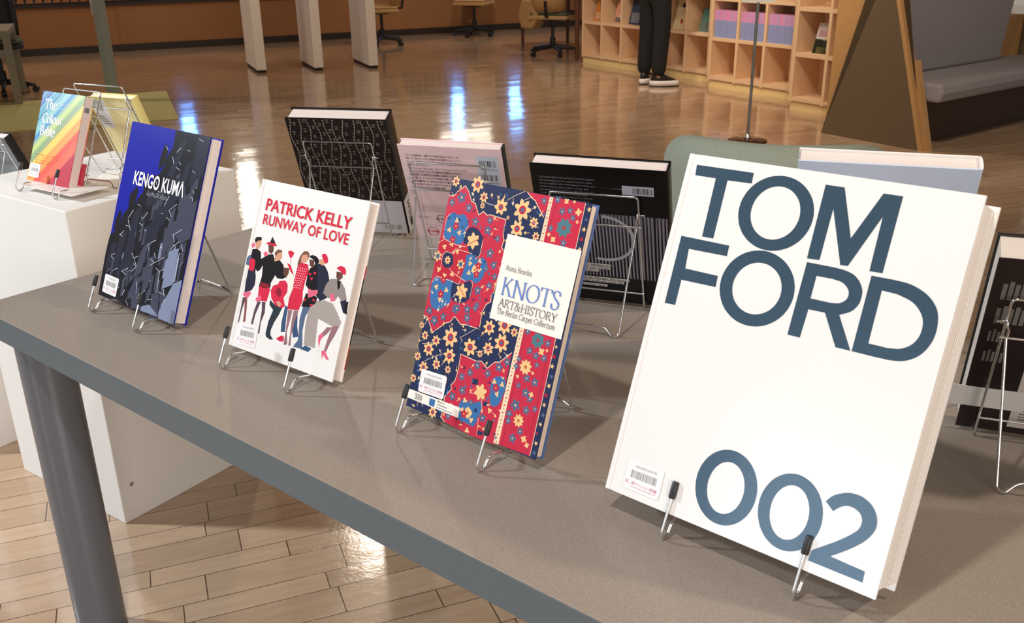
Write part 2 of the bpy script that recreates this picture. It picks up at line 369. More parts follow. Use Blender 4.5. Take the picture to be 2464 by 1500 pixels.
# ------------------------------------------------------------ wire book stands
def stand(p, yaw, Tb, label, e=.016, dx=0, z=TZ, hx=.0775, Lf=.252):
    """p: middle of the lower front edge of the book, Tb: its thickness; local Y = 0 at the kink in front of the book"""
    n_ = Vector((-math.sin(yaw), math.cos(yaw), 0)); u_ = Vector((math.cos(yaw), math.sin(yaw), 0))
    o = Vector((p.x, p.y, z))-n_*e+u_*dx
    t = thing('book_stand', label, 'book stand', o, yaw, 'wire book stands')
    R = .0019; c, s_ = math.cos(.384), math.sin(.384)
    yb = e+(Tb+.0034)/c
    def fr(l): return (yb+l*s_, .0045+l*c)            # along the leaning back wires
    def side(x): return [(x, .0003, .066), (x, -.0255, .011), (x, -.0225, .0022), (x, -.013, .0022), (x, 0, .0185), (x, yb, .0045)]
    L = side(-hx); yt, zt = fr(Lf)
    pts = L+[(-hx, yt, zt), (hx, yt, zt)]+[(hx, q[1], q[2]) for q in reversed(L)]
    q = MB(); q.tube(fillet(pts, .008, 4), R, M_chrome, 8); fo = q.build('front_frame', t)
    y, zz = fr(.036); q = MB(); q.tube([(-hx-.002, y+.003, zz), (hx+.002, y+.003, zz)], R*.85, M_chrome, 8); q.build('crossbar', t)
    for x in (-hx, hx):
        a = Vector((x, .0003, .066)); d = (Vector((x, -.0255, .011))-a).normalized()
        q = MB(); q.tube([a-d*.002, a-d*.0005, a+d*.0165, a+d*.018], .0042, M_cap, 12, radii=[.0034, .0042, .0042, .0036]); o_ = q.build('rubber_cap', fo); o_['label'] = 'black rubber cap on the wire tip'
    py, pz = fr(Lf*.853); cy, cz = fr(Lf*.754); cy += .006; bx = hx-.004; fy = yb+.14
    fx = bx-.012
    pts = [(-bx, cy, cz), (-fx, fy, .004), (-fx+.008, fy+.006, .0022), (-fx+.024, fy-.003, .016), (fx-.024, fy-.003, .016), (fx-.008, fy+.006, .0022), (fx, fy, .004), (bx, cy, cz)]
    q = MB(); q.tube(fillet(pts, .009, 4), R, M_chrome, 8); q.build('rear_leg', t)
    q = MB(); q.tube([(-hx-.004, cy, cz), (hx+.004, cy, cz)], R, M_chrome, 8); q.build('hinge_bar', t)
    for x in (-hx, hx):
        sg = 1 if x > 0 else -1; q = MB()
        q.tube(fillet([(x-sg*.004, cy, cz), (x-sg*.005, cy+.005, cz+.012), (x-sg*.001, py+.008, pz-.004), (x-sg*.001, py+.004, pz+.004), (x+sg*.002, py+.003, pz+.001), (x+sg*.011, py+.003, pz)], .004, 3), R*.95, M_chrome, 8)
        q.build('hinge', t)
    return t

# cover artwork: closed outlines in tenths of a millimetre, measured on each cover
ART = {
'tom': [
['ink',[135,3992,867,3996,874,3874,573,3867,581,3185,434,3184,420,3869,149,3868]],
['ink',[1675,3593,1672,3648,1660,3702,1642,3753,1617,3803,1585,3848,1547,3889,1504,3925,1456,3956,1405,3980,1351,3998,1295,4008,1237,4012,1180,4008,1124,3998,1070,3980,1018,3956,971,3925,928,3889,890,3848,858,3803,833,3753,814,3702,803,3648,799,3593,803,3539,814,3485,833,3433,858,3384,890,3338,928,3297,971,3261,1018,3231,1070,3207,1124,3189,1180,3178,1237,3175,1295,3178,1351,3189,1405,3207,1456,3231,1504,3261,1547,3297,1585,3338,1617,3384,1642,3433,1660,3485,1672,3539],[1521,3596,1519,3634,1511,3672,1499,3709,1483,3744,1462,3776,1437,3805,1409,3831,1378,3853,1345,3870,1309,3882,1273,3890,1235,3892,1198,3890,1161,3882,1126,3870,1092,3853,1061,3831,1033,3805,1009,3776,988,3744,971,3709,959,3672,952,3634,950,3596,952,3557,959,3519,971,3482,988,3447,1009,3415,1033,3386,1061,3360,1092,3339,1126,3322,1161,3309,1198,3301,1235,3299,1273,3301,1309,3309,1345,3322,1378,3339,1409,3360,1437,3386,1462,3415,1483,3447,1499,3482,1511,3519,1519,3557]],
['ink',[1713,3986,1923,3987,2127,3474,2336,3985,2537,3986,2538,3181,2402,3176,2390,3746,2172,3183,2091,3178,1863,3744,1861,3186,1721,3176]],
['ink',[169,3145,799,3144,803,3021,308,3012,326,2782,756,2781,763,2651,314,2643,317,2339,174,2333]],
['ink',[1687,2742,1683,2797,1672,2852,1653,2904,1628,2954,1595,3000,1557,3042,1514,3078,1466,3109,1414,3133,1360,3151,1303,3162,1246,3166,1188,3162,1131,3151,1077,3133,1025,3109,977,3078,934,3042,896,3000,864,2954,838,2904,820,2852,808,2797,805,2742,808,2686,820,2632,838,2580,864,2530,896,2484,934,2442,977,2406,1025,2375,1077,2350,1131,2332,1188,2322,1246,2318,1303,2322,1360,2332,1414,2350,1466,2375,1514,2406,1557,2442,1595,2484,1628,2530,1653,2580,1672,2632,1683,2686],[1538,2741,1536,2779,1528,2816,1516,2851,1500,2885,1479,2917,1454,2945,1425,2970,1394,2991,1360,3007,1324,3020,1287,3027,1249,3029,1212,3027,1175,3020,1139,3007,1105,2991,1074,2970,1045,2945,1020,2917,999,2885,983,2851,971,2816,963,2779,961,2741,963,2704,971,2667,983,2631,999,2597,1020,2566,1045,2537,1074,2513,1105,2492,1139,2475,1175,2463,1212,2455,1249,2453,1287,2455,1324,2463,1360,2475,1394,2492,1425,2513,1454,2537,1479,2566,1500,2597,1516,2631,1528,2667,1536,2704]],
['ink',[1732,3139,2027,3142,2061,3141,2096,3140,2129,3138,2162,3134,2193,3128,2224,3120,2253,3110,2279,3096,2304,3078,2327,3057,2347,3034,2363,3011,2375,2991,2384,2971,2390,2949,2394,2927,2395,2901,2395,2873,2392,2844,2385,2818,2375,2793,2362,2770,2345,2748,2326,2728,2302,2711,2275,2696,2247,2682,2219,2668,2428,2333,2267,2330,2065,2655,1882,2650,1871,2334,1727,2333],[1874,3015,2053,3019,2082,3015,2112,3013,2141,3009,2167,3001,2191,2988,2214,2971,2233,2952,2247,2933,2255,2913,2258,2891,2257,2869,2251,2849,2241,2831,2225,2814,2206,2799,2186,2787,2164,2780,2140,2776,2114,2773,2089,2770,1874,2769]],
['ink',[2435,3136,2654,3140,2703,3139,2751,3138,2798,3135,2844,3128,2889,3116,2934,3101,2977,3083,3016,3062,3051,3038,3083,3011,3111,2981,3135,2950,3153,2918,3166,2883,3176,2847,3183,2809,3188,2769,3190,2726,3188,2683,3182,2641,3171,2599,3156,2557,3136,2516,3114,2481,3090,2451,3061,2425,3031,2403,3000,2384,2969,2369,2937,2359,2904,2351,2867,2345,2827,2340,2784,2338,2739,2337,2695,2335,2440,2333],[2577,3009,2734,3004,2776,2994,2819,2984,2860,2973,2896,2959,2927,2941,2955,2919,2980,2896,3000,2873,3017,2850,3030,2827,3040,2803,3047,2777,3052,2747,3053,2715,3052,2682,3048,2652,3040,2624,3029,2597,3015,2571,2998,2548,2979,2527,2955,2509,2930,2493,2903,2479,2874,2470,2843,2465,2811,2460,2780,2455,2584,2454]],
['ink',[1859,525,1856,580,1847,634,1831,686,1810,735,1783,781,1752,822,1716,858,1676,888,1633,913,1588,930,1541,941,1493,945,1445,941,1398,930,1353,913,1310,888,1270,858,1234,822,1202,781,1175,735,1154,686,1139,634,1129,580,1126,525,1129,470,1139,417,1154,365,1175,315,1202,270,1234,228,1270,192,1310,162,1353,137,1398,120,1445,109,1493,106,1541,109,1588,120,1633,137,1676,162,1716,192,1752,228,1783,270,1810,315,1831,365,1847,417,1856,470],[1710,520,1708,558,1702,595,1693,631,1681,665,1665,697,1646,725,1625,751,1601,772,1575,789,1548,801,1520,808,1492,811,1464,808,1436,801,1409,789,1383,772,1359,751,1338,725,1319,697,1303,665,1291,631,1282,595,1276,558,1274,520,1276,482,1282,444,1291,408,1303,374,1319,342,1338,314,1359,289,1383,268,1409,251,1436,238,1464,231,1492,229,1520,231,1548,238,1575,251,1601,268,1625,289,1646,314,1665,342,1681,374,1693,408,1702,444,1708,482]],
['ink',[2605,520,2602,574,2593,627,2578,678,2558,726,2532,771,2502,812,2467,847,2429,877,2388,901,2344,918,2299,929,2253,933,2207,929,2162,918,2119,901,2077,877,2039,847,2005,812,1974,771,1949,726,1928,678,1913,627,1904,574,1901,520,1904,467,1913,414,1928,363,1949,314,1974,269,2005,229,2039,193,2077,163,2119,140,2162,122,2207,112,2253,108,2299,112,2344,122,2388,140,2429,163,2467,193,2502,229,2532,269,2558,314,2578,363,2593,414,2602,467],[2459,517,2457,555,2452,593,2443,629,2431,663,2415,695,2397,723,2377,749,2354,770,2329,787,2303,799,2276,806,2249,809,2221,806,2194,799,2168,787,2143,770,2120,749,2100,723,2082,695,2066,663,2054,629,2045,593,2040,555,2038,517,2040,479,2045,441,2054,405,2066,371,2082,339,2100,311,2120,285,2143,264,2168,247,2194,235,2221,228,2249,225,2276,228,2303,235,2329,247,2354,264,2377,285,2397,311,2415,339,2431,371,2443,405,2452,441,2457,479]],
['ink',[2585,765,2599,785,2612,806,2626,826,2642,844,2660,860,2680,874,2700,887,2722,899,2744,911,2767,921,2792,930,2818,935,2847,939,2879,940,2911,939,2941,933,2971,923,3001,910,3030,893,3054,874,3075,852,3094,827,3109,801,3121,774,3129,748,3134,721,3135,694,3132,666,3125,637,3113,606,3099,576,3082,546,3063,517,3040,488,3015,461,2991,434,2967,410,2943,387,2918,364,2892,341,2864,317,2836,292,2806,268,2777,243,3141,230,3147,115,2565,114,2578,230,2601,250,2624,269,2647,288,2673,310,2702,334,2733,360,2766,387,2797,415,2828,444,2860,474,2890,504,2915,531,2936,555,2953,577,2967,597,2977,619,2984,642,2987,666,2987,689,2984,709,2977,727,2968,743,2957,758,2943,770,2926,780,2907,788,2887,795,2867,799,2849,800,2830,799,2812,796,2795,791,2778,783,2762,773,2746,761,2731,748,2718,735,2707,721,2695,706,2684,692]],
],
'kengo': [
['dark',[1474,3357,1499,3205,1498,3044,1398,2892,1359,2784,1335,2685,1226,2506,1069,2456,1064,2359,923,2227,815,2098,691,1966,660,1876,459,1772,305,1602,293,1498,245,1388,108,1232,-3,1152,-29,910,-32,761,-11,-18,2581,-13,2585,3363]],
['dark',[1262,3097,1369,2975,1364,2784,1293,2666,1179,2568,1162,2758,1187,2938]],
['dark',[844,2494,911,2420,909,2308,996,2237,839,2102,817,2239]],
['dark',[600,2192,663,2103,641,1958,645,1845,439,1754,412,2008]],
['dark',[183,1683,249,1607,281,1438,192,1305,98,1259,81,1462]],
['p1',[1722,3151,1896,3251,1690,2504,1488,2529]],
['p1',[2203,3351,2577,3362,2553,2679,2191,2416,2206,2894]],
['p2',[2042,2179,2366,2376,2349,2126,2549,2246,2565,1557,2293,1406,2081,1535]],
['p2',[1954,1758,2213,1830,2254,1648,1996,1506,1814,1403]],
['p1',[1289,1838,1589,1970,1546,1325,1309,1210]],
['p2',[1750,1585,1972,1707,1947,1235,1796,969]],
['p3',[2024,1222,2296,1330,2327,678,2013,524]],
['p3',[2332,692,2573,814,2577,0,2088,6,2051,110]],
['p2',[1399,959,1606,1084,1577,456,1392,328]],
['p2',[1151,1080,1333,1144,1269,675,1030,538]],
['p1',[643,1329,832,1392,799,664,613,581]],
['p1',[350,1246,583,1347,472,596,302,531]],
['p2',[1113,527,1335,632,1203,199,928,77]],
['p2',[1732,377,1954,455,2065,0,1793,-9]],
['p1',[1515,2451,1916,2536,1899,2048,1616,1892,1496,2093]],
['p1',[668,1706,915,1888,841,1365,612,1265]],
['p2',[1120,209,1296,307,1496,35,1173,-12]],
['p1',[2013,2789,2206,2894,2042,2179,1827,2118]],
['p3',[1501,94,1727,176,2079,32,1481,3]],
['p1',[966,2177,1413,2190,1299,1951,1022,1878]],
['p1',[109,996,306,1063,214,542,67,482]],
['stroke',[1275,3043,1367,2968,1374,2971,1287,3047]],
['stroke',[1538,2873,1631,2751,1639,2753,1550,2877]],
['stroke',[1747,3064,1641,2970,1648,2967,1759,3060]],
['stroke',[2246,3283,2385,3248,2388,3252,2251,3290]],
['stroke',[1964,3050,2053,3036,2056,3040,1968,3057]],
['stroke',[1710,2705,1867,2666,1871,2671,1716,2713]],
['stroke',[1767,2808,1854,2767,1860,2770,1776,2814]],
['stroke',[2222,2709,2323,2685,2327,2689,2228,2716]],
['stroke',[1162,2386,1216,2311,1224,2313,1176,2389]],
['stroke',[1184,2239,1295,2238,1296,2243,1186,2248]],
['stroke',[1288,2209,1401,2186,1405,2191,1294,2216]],
['stroke',[2356,2387,2411,2329,2418,2332,2368,2391]],
['stroke',[2317,2251,2410,2248,2411,2253,2319,2258]],
['stroke',[2404,2251,2399,2183,2407,2183,2417,2250]],
['stroke',[1679,2178,1584,1971,1593,1970,1692,2176]],
['stroke',[1957,2074,1751,1917,1757,1914,1967,2069]],
['stroke',[1536,1834,1611,1834,1612,1839,1538,1842]],
['stroke',[1771,1917,1878,1826,1885,1829,1783,1921]],
['stroke',[1721,1789,1857,1753,1861,1757,1728,1796]],
['stroke',[1101,1781,996,1650,1004,1648,1114,1778]],
['stroke',[736,1870,849,1848,853,1852,742,1878]],
['stroke',[621,1743,502,1564,511,1563,636,1741]],
['stroke',[935,1665,986,1603,994,1606,949,1669]],
['stroke',[903,1544,1036,1511,1040,1516,911,1551]],
['stroke',[509,1535,654,1359,663,1362,523,1539]],
['stroke',[473,1424,609,1421,610,1426,476,1433]],
['stroke',[340,1212,461,1323,453,1325,327,1216]],
['stroke',[325,1224,443,1203,447,1208,332,1232]],
['stroke',[1123,1440,1186,1439,1187,1444,1126,1448]],
['stroke',[1536,1341,1307,1212,1312,1208,1546,1335]],
['stroke',[1303,1208,1391,1112,1398,1115,1316,1212]],
['stroke',[2267,1667,2015,1511,2021,1508,2276,1662]],
['stroke',[2030,1525,2122,1406,2130,1408,2042,1529]],
['stroke',[2338,1391,2420,1299,2427,1302,2350,1396]],
['stroke',[2327,1237,2397,1239,2398,1243,2328,1245]],
['stroke',[2250,1447,2034,1254,2040,1251,2261,1443]],
['stroke',[1897,1090,1486,851,1491,847,1906,1085]],
['stroke',[1489,974,1632,933,1636,938,1497,981]],
['stroke',[1567,1104,1653,1009,1661,1012,1580,1108]],
['stroke',[1719,1243,1799,1232,1802,1237,1725,1251]],
['stroke',[846,961,995,848,1002,851,858,967]],
['stroke',[997,833,1077,764,1084,767,1010,839]],
['stroke',[1088,957,932,882,937,878,1096,951]],
['stroke',[964,782,1083,749,1088,754,973,789]],
['stroke',[1079,754,944,623,951,621,1092,750]],
['stroke',[182,771,282,732,288,737,193,778]],
['stroke',[188,786,300,854,294,857,177,791]],
['stroke',[467,599,330,524,335,521,477,593]],
['stroke',[570,910,551,789,560,789,585,911]],
['stroke',[639,569,790,529,796,533,648,577]],
['stroke',[820,672,616,569,621,566,829,666]],
['stroke',[1515,402,1398,303,1405,301,1526,398]],
['stroke',[1174,482,1248,354,1257,356,1188,486]],
['stroke',[1301,203,1442,179,1446,184,1308,212]],
['stroke',[1709,849,1849,810,1854,814,1717,857]],
['stroke',[1840,824,1880,439,1889,440,1854,826]],
['stroke',[1915,849,1977,878,1973,882,1908,856]],
['stroke',[1952,451,2153,442,2155,447,1955,459]],
['stroke',[2065,536,2137,412,2144,414,2079,539]],
['stroke',[2170,380,2101,237,2109,236,2183,379]],
['stroke',[946,80,1056,3,1064,7,959,86]],
['stroke',[853,268,794,136,803,136,867,267]],
['stroke',[1655,241,1789,288,1786,292,1650,248]],
['stroke',[2325,1227,2336,735,2344,736,2339,1228]],
],
'pat': [
['navy',[117,1299,292,1312,331,1221,345,1097,294,990,134,924,113,1113]],
['black',[116,1658,228,1682,327,1650,367,1531,379,1454,286,1372,293,1309,117,1299,115,1466]],
['slate',[67,1545,110,1561,144,1488,104,1384,33,1378,24,1489]],
['red',[99,1479,172,1512,238,1490,254,1421,247,1304,122,1307]],
['skin',[150,1784,284,1847,300,1756,262,1685,193,1680]],
['dkhair',[125,1827,148,1867,235,1891,286,1879,286,1840,210,1818,164,1775,138,1789]],
['pink',[71,1729,117,1773,157,1745,150,1688,96,1686]],
['hose',[123,841,202,858,160,639,152,426,129,380,126,550]],
['hose2',[169,851,230,848,264,694,299,459,245,439,230,606]],
['pink',[119,921,264,971,299,935,241,850,116,864]],
['hose',[491,848,570,857,501,618,491,455,444,453,456,688]],
['hose',[592,862,682,873,712,697,669,528,690,341,655,341,643,538,633,727]],
['red',[449,1102,726,1112,720,1016,702,886,486,863]],
['black',[510,1637,628,1667,685,1592,865,1564,1016,1360,897,1305,772,1342,710,1204,721,1127,595,1085,449,1102,471,1266,439,1449,395,1362,348,1321,295,1342,274,1449,385,1550]],
['dkred',[476,1171,568,1174,686,1167,693,1106,569,1095,472,1107]],
['dkskin',[472,1803,599,1803,623,1721,585,1659,508,1684]],
['red',[417,1816,435,1827,467,1840,504,1848,552,1850,605,1848,644,1842,662,1831,666,1817,660,1806,645,1802,620,1801,588,1801,543,1799,491,1798,450,1799,426,1803,415,1809]],
['dkhair',[529,1942,630,1851,556,1831,496,1839]],
['pink',[393,1639,439,1682,503,1659,506,1613,429,1598]],
['pink',[431,891,539,962,568,904,526,848,447,838]],
['skin',[685,1670,745,1736,824,1735,849,1654,802,1583,683,1560]],
['brown',[654,1696,714,1762,803,1770,824,1735,732,1702,696,1633]],
['black',[675,1551,808,1600,916,1543,1016,1360,961,1318,828,1307,767,1357,693,1452]],
['boot',[780,934,899,881,1094,877,1044,740,973,598,933,462,945,385,1031,327,956,309,856,333,830,382,839,583,893,785,780,855]],
['jean',[1148,920,1220,905,1222,749,1261,507,1166,485,1139,652]],
['jean',[1397,835,1451,878,1506,658,1584,506,1465,462,1400,603]],
['red',[1091,357,1203,439,1262,429,1274,353,1189,333]],
['cream',[1050,1398,1172,1438,1238,1328,1212,1230,1207,1135,1040,904,984,939,1095,1096,1149,1216,1076,1310]],
['dkskin',[925,1498,1059,1517,1073,1434,1031,1348,960,1396]],
['red',[992,1589,1075,1574,1197,1428,1121,1459,1076,1497,1023,1525]],
['cream',[925,1552,995,1581,1059,1517,925,1513]],
['red',[746,1085,778,1170,879,1215,906,1275,1032,1309,1104,1254,1129,1134,1071,1028,1142,903,1076,860,912,876,792,969]],
['dkred',[863,1078,867,1111,889,1148,916,1168,946,1160,980,1135,1002,1108,1003,1076,991,1041,971,1023,934,1029,890,1052]],
['skin',[918,933,1001,959,1059,916,1009,858]],
['red',[959,1776,983,1790,1020,1795,1058,1794,1090,1785,1100,1770,1097,1748,1078,1708,1051,1678,1021,1691,993,1721,969,1750]],
['pink',[1036,1675,1047,1677,1086,1591,1073,1589]],
['hose3',[1231,868,1328,882,1319,724,1303,517,1366,344,1333,305,1287,309,1280,481,1255,678]],
['hose3',[1359,889,1465,905,1428,733,1415,481,1448,333,1398,313,1385,505,1359,702]],
['red',[1237,1590,1316,1659,1458,1656,1511,1552,1472,1391,1469,1222,1506,1060,1463,912,1208,871,1197,1056,1238,1219,1225,1372]],
['brown',[1224,1634,1252,1762,1315,1843,1398,1858,1450,1815,1439,1721,1307,1650,1242,1576]],
['skin',[1283,1768,1390,1811,1445,1738,1398,1675,1295,1655]],
['slate',[1544,1007,1712,1028,1637,843,1640,612,1697,424,1713,335,1506,324,1581,443,1580,520,1527,771]],
['grey',[1742,1142,1951,1157,1923,968,1926,817,1981,416,1734,410,1680,699,1676,929]],
['jean',[1682,328,1767,410,1913,392,1858,324]],
['black',[1549,1208,1810,1202,1800,1094,1675,1005,1507,983]],
['black',[1519,1600,1619,1695,1789,1698,1915,1633,2001,1485,2014,1231,1863,1168,1786,1212,1569,1289,1500,1336,1499,1519]],
['navy',[1656,1718,1829,1706,1915,1633,2001,1485,2014,1231,1871,1140,1771,1331]],
['dkskin',[1465,1742,1582,1749,1596,1630,1506,1643]],
['black',[1455,1778,1471,1802,1518,1820,1574,1819,1630,1804,1670,1774,1688,1739,1662,1702,1624,1681,1604,1709,1578,1748,1510,1764]],
['pink',[1569,1289,1679,1281,1788,1312,1797,1245,1689,1176,1612,1145]],
['skin',[1689,1785,1770,1800,1829,1744,1768,1697,1682,1738]],
['red',[1718,1866,1745,1885,1785,1890,1821,1874,1851,1846,1871,1810,1876,1776,1858,1752,1829,1744,1794,1765,1760,1798,1730,1834]],
['hose3',[2259,833,2400,880,2340,701,2276,564,2236,418,2183,420,2205,593,2230,720]],
['hose3',[2145,791,2263,819,2175,692,2109,631,2056,664]],
['grey',[1943,1185,2158,1172,2297,1052,2417,929,2395,864,2239,828,1928,878,1906,1025]],
['grey2',[2008,1531,2136,1557,2234,1540,2343,1451,2432,1291,2325,1238,2241,1310,2199,1241,2034,1235,1913,1285,1934,1426]],
['black',[2152,1538,2225,1538,2242,1445,2206,1392]],
['dkskin',[2102,1670,2235,1674,2249,1595,2174,1535,2118,1584]],
['red',[2088,1720,2116,1747,2166,1769,2217,1769,2263,1754,2291,1718,2302,1680,2291,1658,2263,1650,2219,1667,2169,1691,2117,1705]],
['pink',[2052,1315,2135,1317,2204,1227,2110,1191]],
['navy',[2305,1234,2422,1289,2504,1084,2414,1078]],
['black',[2406,1241,2475,1271,2489,1065,2433,1083]],
['pink',[2005,621,2062,680,2109,631,2066,559,2067,453,2017,548]],
['pink',[2133,408,2200,432,2331,312,2270,304,2190,361,2181,282]],
['red',[1544,1528,1552,1535,1560,1541,1571,1538,1578,1530,1575,1520,1568,1509,1562,1498,1555,1492,1544,1496,1531,1504,1519,1511,1512,1520,1516,1528,1525,1534,1535,1532]],
['red',[1644,1564,1651,1570,1659,1576,1670,1573,1678,1565,1674,1555,1667,1544,1662,1533,1655,1527,1643,1531,1631,1539,1619,1547,1612,1555,1616,1564,1625,1570,1634,1567]],
['red',[1599,1463,1606,1470,1614,1476,1625,1473,1633,1465,1629,1455,1622,1443,1617,1433,1610,1426,1598,1430,1585,1438,1574,1446,1567,1454,1571,1463,1580,1469,1589,1466]],
['red',[1551,1113,1559,1120,1567,1126,1578,1123,1586,1116,1582,1105,1575,1094,1569,1083,1563,1076,1551,1080,1538,1088,1526,1096,1519,1104,1523,1113,1532,1119,1542,1116]],
['red',[1745,1147,1752,1154,1760,1160,1771,1157,1779,1150,1775,1139,1768,1128,1763,1117,1756,1111,1744,1114,1732,1122,1720,1130,1713,1138,1717,1147,1726,1153,1735,1150]],
['red',[1715,1060,1723,1067,1730,1073,1741,1070,1749,1062,1745,1052,1738,1040,1733,1030,1726,1023,1714,1027,1702,1035,1690,1042,1683,1050,1687,1059,1696,1065,1705,1063]],
['white',[1205,1565,1225,1565,1224,1554,1204,1554]],
['white',[1252,1569,1273,1568,1271,1557,1251,1558]],
['white',[1300,1572,1320,1571,1319,1560,1299,1561]],
['white',[1347,1575,1367,1574,1366,1563,1346,1564]],
['white',[1395,1578,1414,1577,1413,1567,1394,1567]],
['white',[1442,1581,1461,1581,1460,1570,1441,1570]],
['white',[1227,1528,1247,1527,1246,1516,1226,1517]],
['white',[1275,1531,1295,1531,1294,1520,1274,1520]],
['white',[1322,1535,1342,1534,1341,1523,1321,1524]],
['white',[1369,1538,1389,1537,1388,1526,1368,1527]],
['white',[1417,1541,1436,1540,1435,1530,1416,1530]],
['white',[1216,1484,1236,1484,1235,1473,1215,1473]],
['white',[1264,1488,1284,1487,1282,1476,1262,1477]],
['white',[1311,1491,1331,1490,1330,1479,1310,1480]],
['white',[1358,1494,1378,1494,1377,1483,1357,1483]],
['white',[1406,1498,1426,1497,1424,1486,1405,1487]],
['white',[1238,1447,1258,1446,1257,1435,1237,1436]],
['white',[1286,1450,1306,1450,1305,1439,1285,1439]],
['white',[1333,1454,1353,1453,1352,1442,1332,1443]],
['white',[1381,1457,1400,1457,1399,1446,1379,1446]],
['white',[1428,1461,1448,1460,1446,1449,1427,1450]],
['white',[1227,1403,1247,1402,1246,1391,1226,1392]],
['white',[1275,1406,1295,1406,1294,1395,1273,1395]],
['white',[1322,1410,1342,1409,1341,1398,1321,1399]],
['white',[1369,1413,1389,1413,1388,1402,1368,1402]],
['white',[1417,1417,1437,1416,1435,1405,1416,1406]],
['white',[1249,1366,1269,1365,1268,1354,1248,1355]],
['white',[1297,1369,1317,1369,1316,1358,1296,1358]],
['white',[1344,1373,1364,1372,1363,1361,1343,1362]],
['white',[1392,1376,1411,1376,1410,1365,1390,1365]],
['white',[1238,1322,1258,1321,1257,1310,1237,1311]],
['white',[1283,1336,1303,1335,1302,1324,1281,1325]],
['white',[1330,1341,1350,1340,1349,1329,1329,1330]],
['white',[1379,1337,1399,1336,1398,1325,1378,1326]],
['white',[1260,1285,1280,1284,1279,1273,1259,1274]],
['white',[1305,1298,1325,1298,1324,1287,1304,1287]],
['white',[1352,1304,1372,1303,1371,1292,1351,1293]],
['white',[1401,1300,1421,1299,1420,1288,1400,1289]],
['white',[1249,1240,1269,1240,1268,1229,1248,1229]],
['white',[1294,1254,1314,1254,1313,1243,1293,1243]],
['white',[1341,1260,1361,1259,1360,1248,1340,1249]],
['white',[1390,1256,1410,1256,1409,1245,1389,1245]],
],
'knots': [
['red',[5,3120,95,3122,159,3201,283,3298,368,3229,461,3101,539,3086,646,2935,719,2999,802,2959,852,2973,1156,2954,1164,2742,1199,2683,1185,2577,1264,2513,1216,1948,1183,1908,1199,1820,1126,1764,1077,1623,1089,1582,1099,1410,819,1409,743,1391,595,1476,539,1381,427,1332,379,1275,241,1158,146,1258,66,1347,-7,1353]],
['cream',[1,3125,99,3128,99,3117,2,3114]],
['cream',[89,3123,157,3208,166,3201,97,3116]],
['cream',[153,3203,282,3305,289,3296,159,3195]],
['cream',[283,3305,374,3231,367,3222,276,3296]],
['cream',[370,3235,467,3102,458,3095,362,3229]],
['cream',[458,3107,544,3090,541,3080,456,3097]],
['cream',[541,3092,653,2936,644,2929,532,3085]],
['cream',[640,2937,718,3006,725,2997,647,2929]],
['cream',[718,3006,808,2962,803,2952,713,2996]],
['cream',[797,2963,854,2979,857,2969,800,2953]],
['cream',[849,2979,1160,2959,1159,2948,848,2968]],
['cream',[1161,2958,1170,2738,1159,2738,1150,2957]],
['cream',[1167,2748,1205,2682,1196,2677,1158,2742]],
['cream',[1205,2686,1190,2572,1179,2574,1194,2687]],
['cream',[1186,2583,1271,2515,1264,2506,1179,2575]],
['cream',[1270,2516,1221,1944,1210,1945,1259,2517]],
['cream',[1222,1948,1185,1902,1176,1909,1214,1955]],
['cream',[1188,1913,1206,1817,1195,1815,1177,1911]],
['cream',[1206,1817,1127,1757,1120,1766,1199,1826]],
['cream',[1133,1765,1081,1618,1071,1621,1122,1769]],
['cream',[1082,1628,1095,1580,1085,1577,1071,1625]],
['cream',[1094,1586,1105,1406,1094,1406,1083,1585]],
['cream',[1103,1404,816,1404,816,1415,1103,1415]],
['cream',[824,1405,741,1385,738,1396,822,1415]],
['cream',[743,1385,589,1473,594,1483,749,1394]],
['cream',[601,1476,542,1375,532,1380,592,1482]],
['cream',[544,1377,425,1325,421,1335,540,1387]],
['cream',[433,1331,381,1269,373,1276,425,1338]],
['cream',[385,1273,242,1152,235,1160,378,1282]],
['cream',[239,1152,140,1257,148,1265,247,1159]],
['cream',[145,1252,59,1346,67,1353,153,1259]],
['cream',[69,1341,-11,1348,-10,1359,70,1352]],
['blue',[65,2794,84,2840,111,2869,148,2891,188,2901,220,2885,255,2870,305,2889,358,2906,407,2887,448,2852,480,2803,496,2752,481,2715,461,2679,464,2634,469,2586,461,2536,439,2494,399,2473,332,2468,206,2480,88,2509,55,2560,54,2627,54,2713]],
['crim',[-5,2493,92,2496,336,2455,541,2464,585,2378,590,2230,556,2021,546,1923,427,1940,91,1956,4,2050,18,2345]],
['navy',[512,2728,555,2751,606,2756,666,2748,725,2722,779,2676,819,2619,828,2560,825,2501,828,2442,820,2393,787,2364,740,2352,680,2359,620,2384,583,2440,552,2493,509,2499,473,2506,457,2560,458,2625,478,2682]],
['blue',[574,2349,629,2377,694,2384,729,2357,765,2330,831,2350,899,2368,954,2347,989,2305,986,2245,971,2183,969,2140,958,2100,914,2043,859,2001,809,2013,758,2034,708,2014,658,1993,599,1997,556,2021,561,2073,580,2134,587,2182,590,2230,575,2293]],
['blue',[57,1935,116,1941,196,1935,305,1954,402,1962,437,1929,446,1875,444,1806,438,1736,453,1687,455,1644,409,1596,346,1551,289,1508,228,1483,159,1491,97,1523,61,1580,39,1651,25,1734,22,1816,30,1886]],
['navy',[427,1940,485,1941,564,1927,649,1973,727,2014,775,2003,806,1963,824,1894,820,1818,782,1753,723,1702,645,1674,563,1667,493,1680,442,1723,418,1836]],
['navy',[133,2255,164,2316,256,2332,326,2290,356,2186,300,2114,206,2103,140,2160]],
['cream',[-28,2423,92,2500,96,2494,-24,2417]],
['cream',[90,2500,339,2459,338,2452,89,2493]],
['cream',[333,2459,543,2468,544,2461,334,2452]],
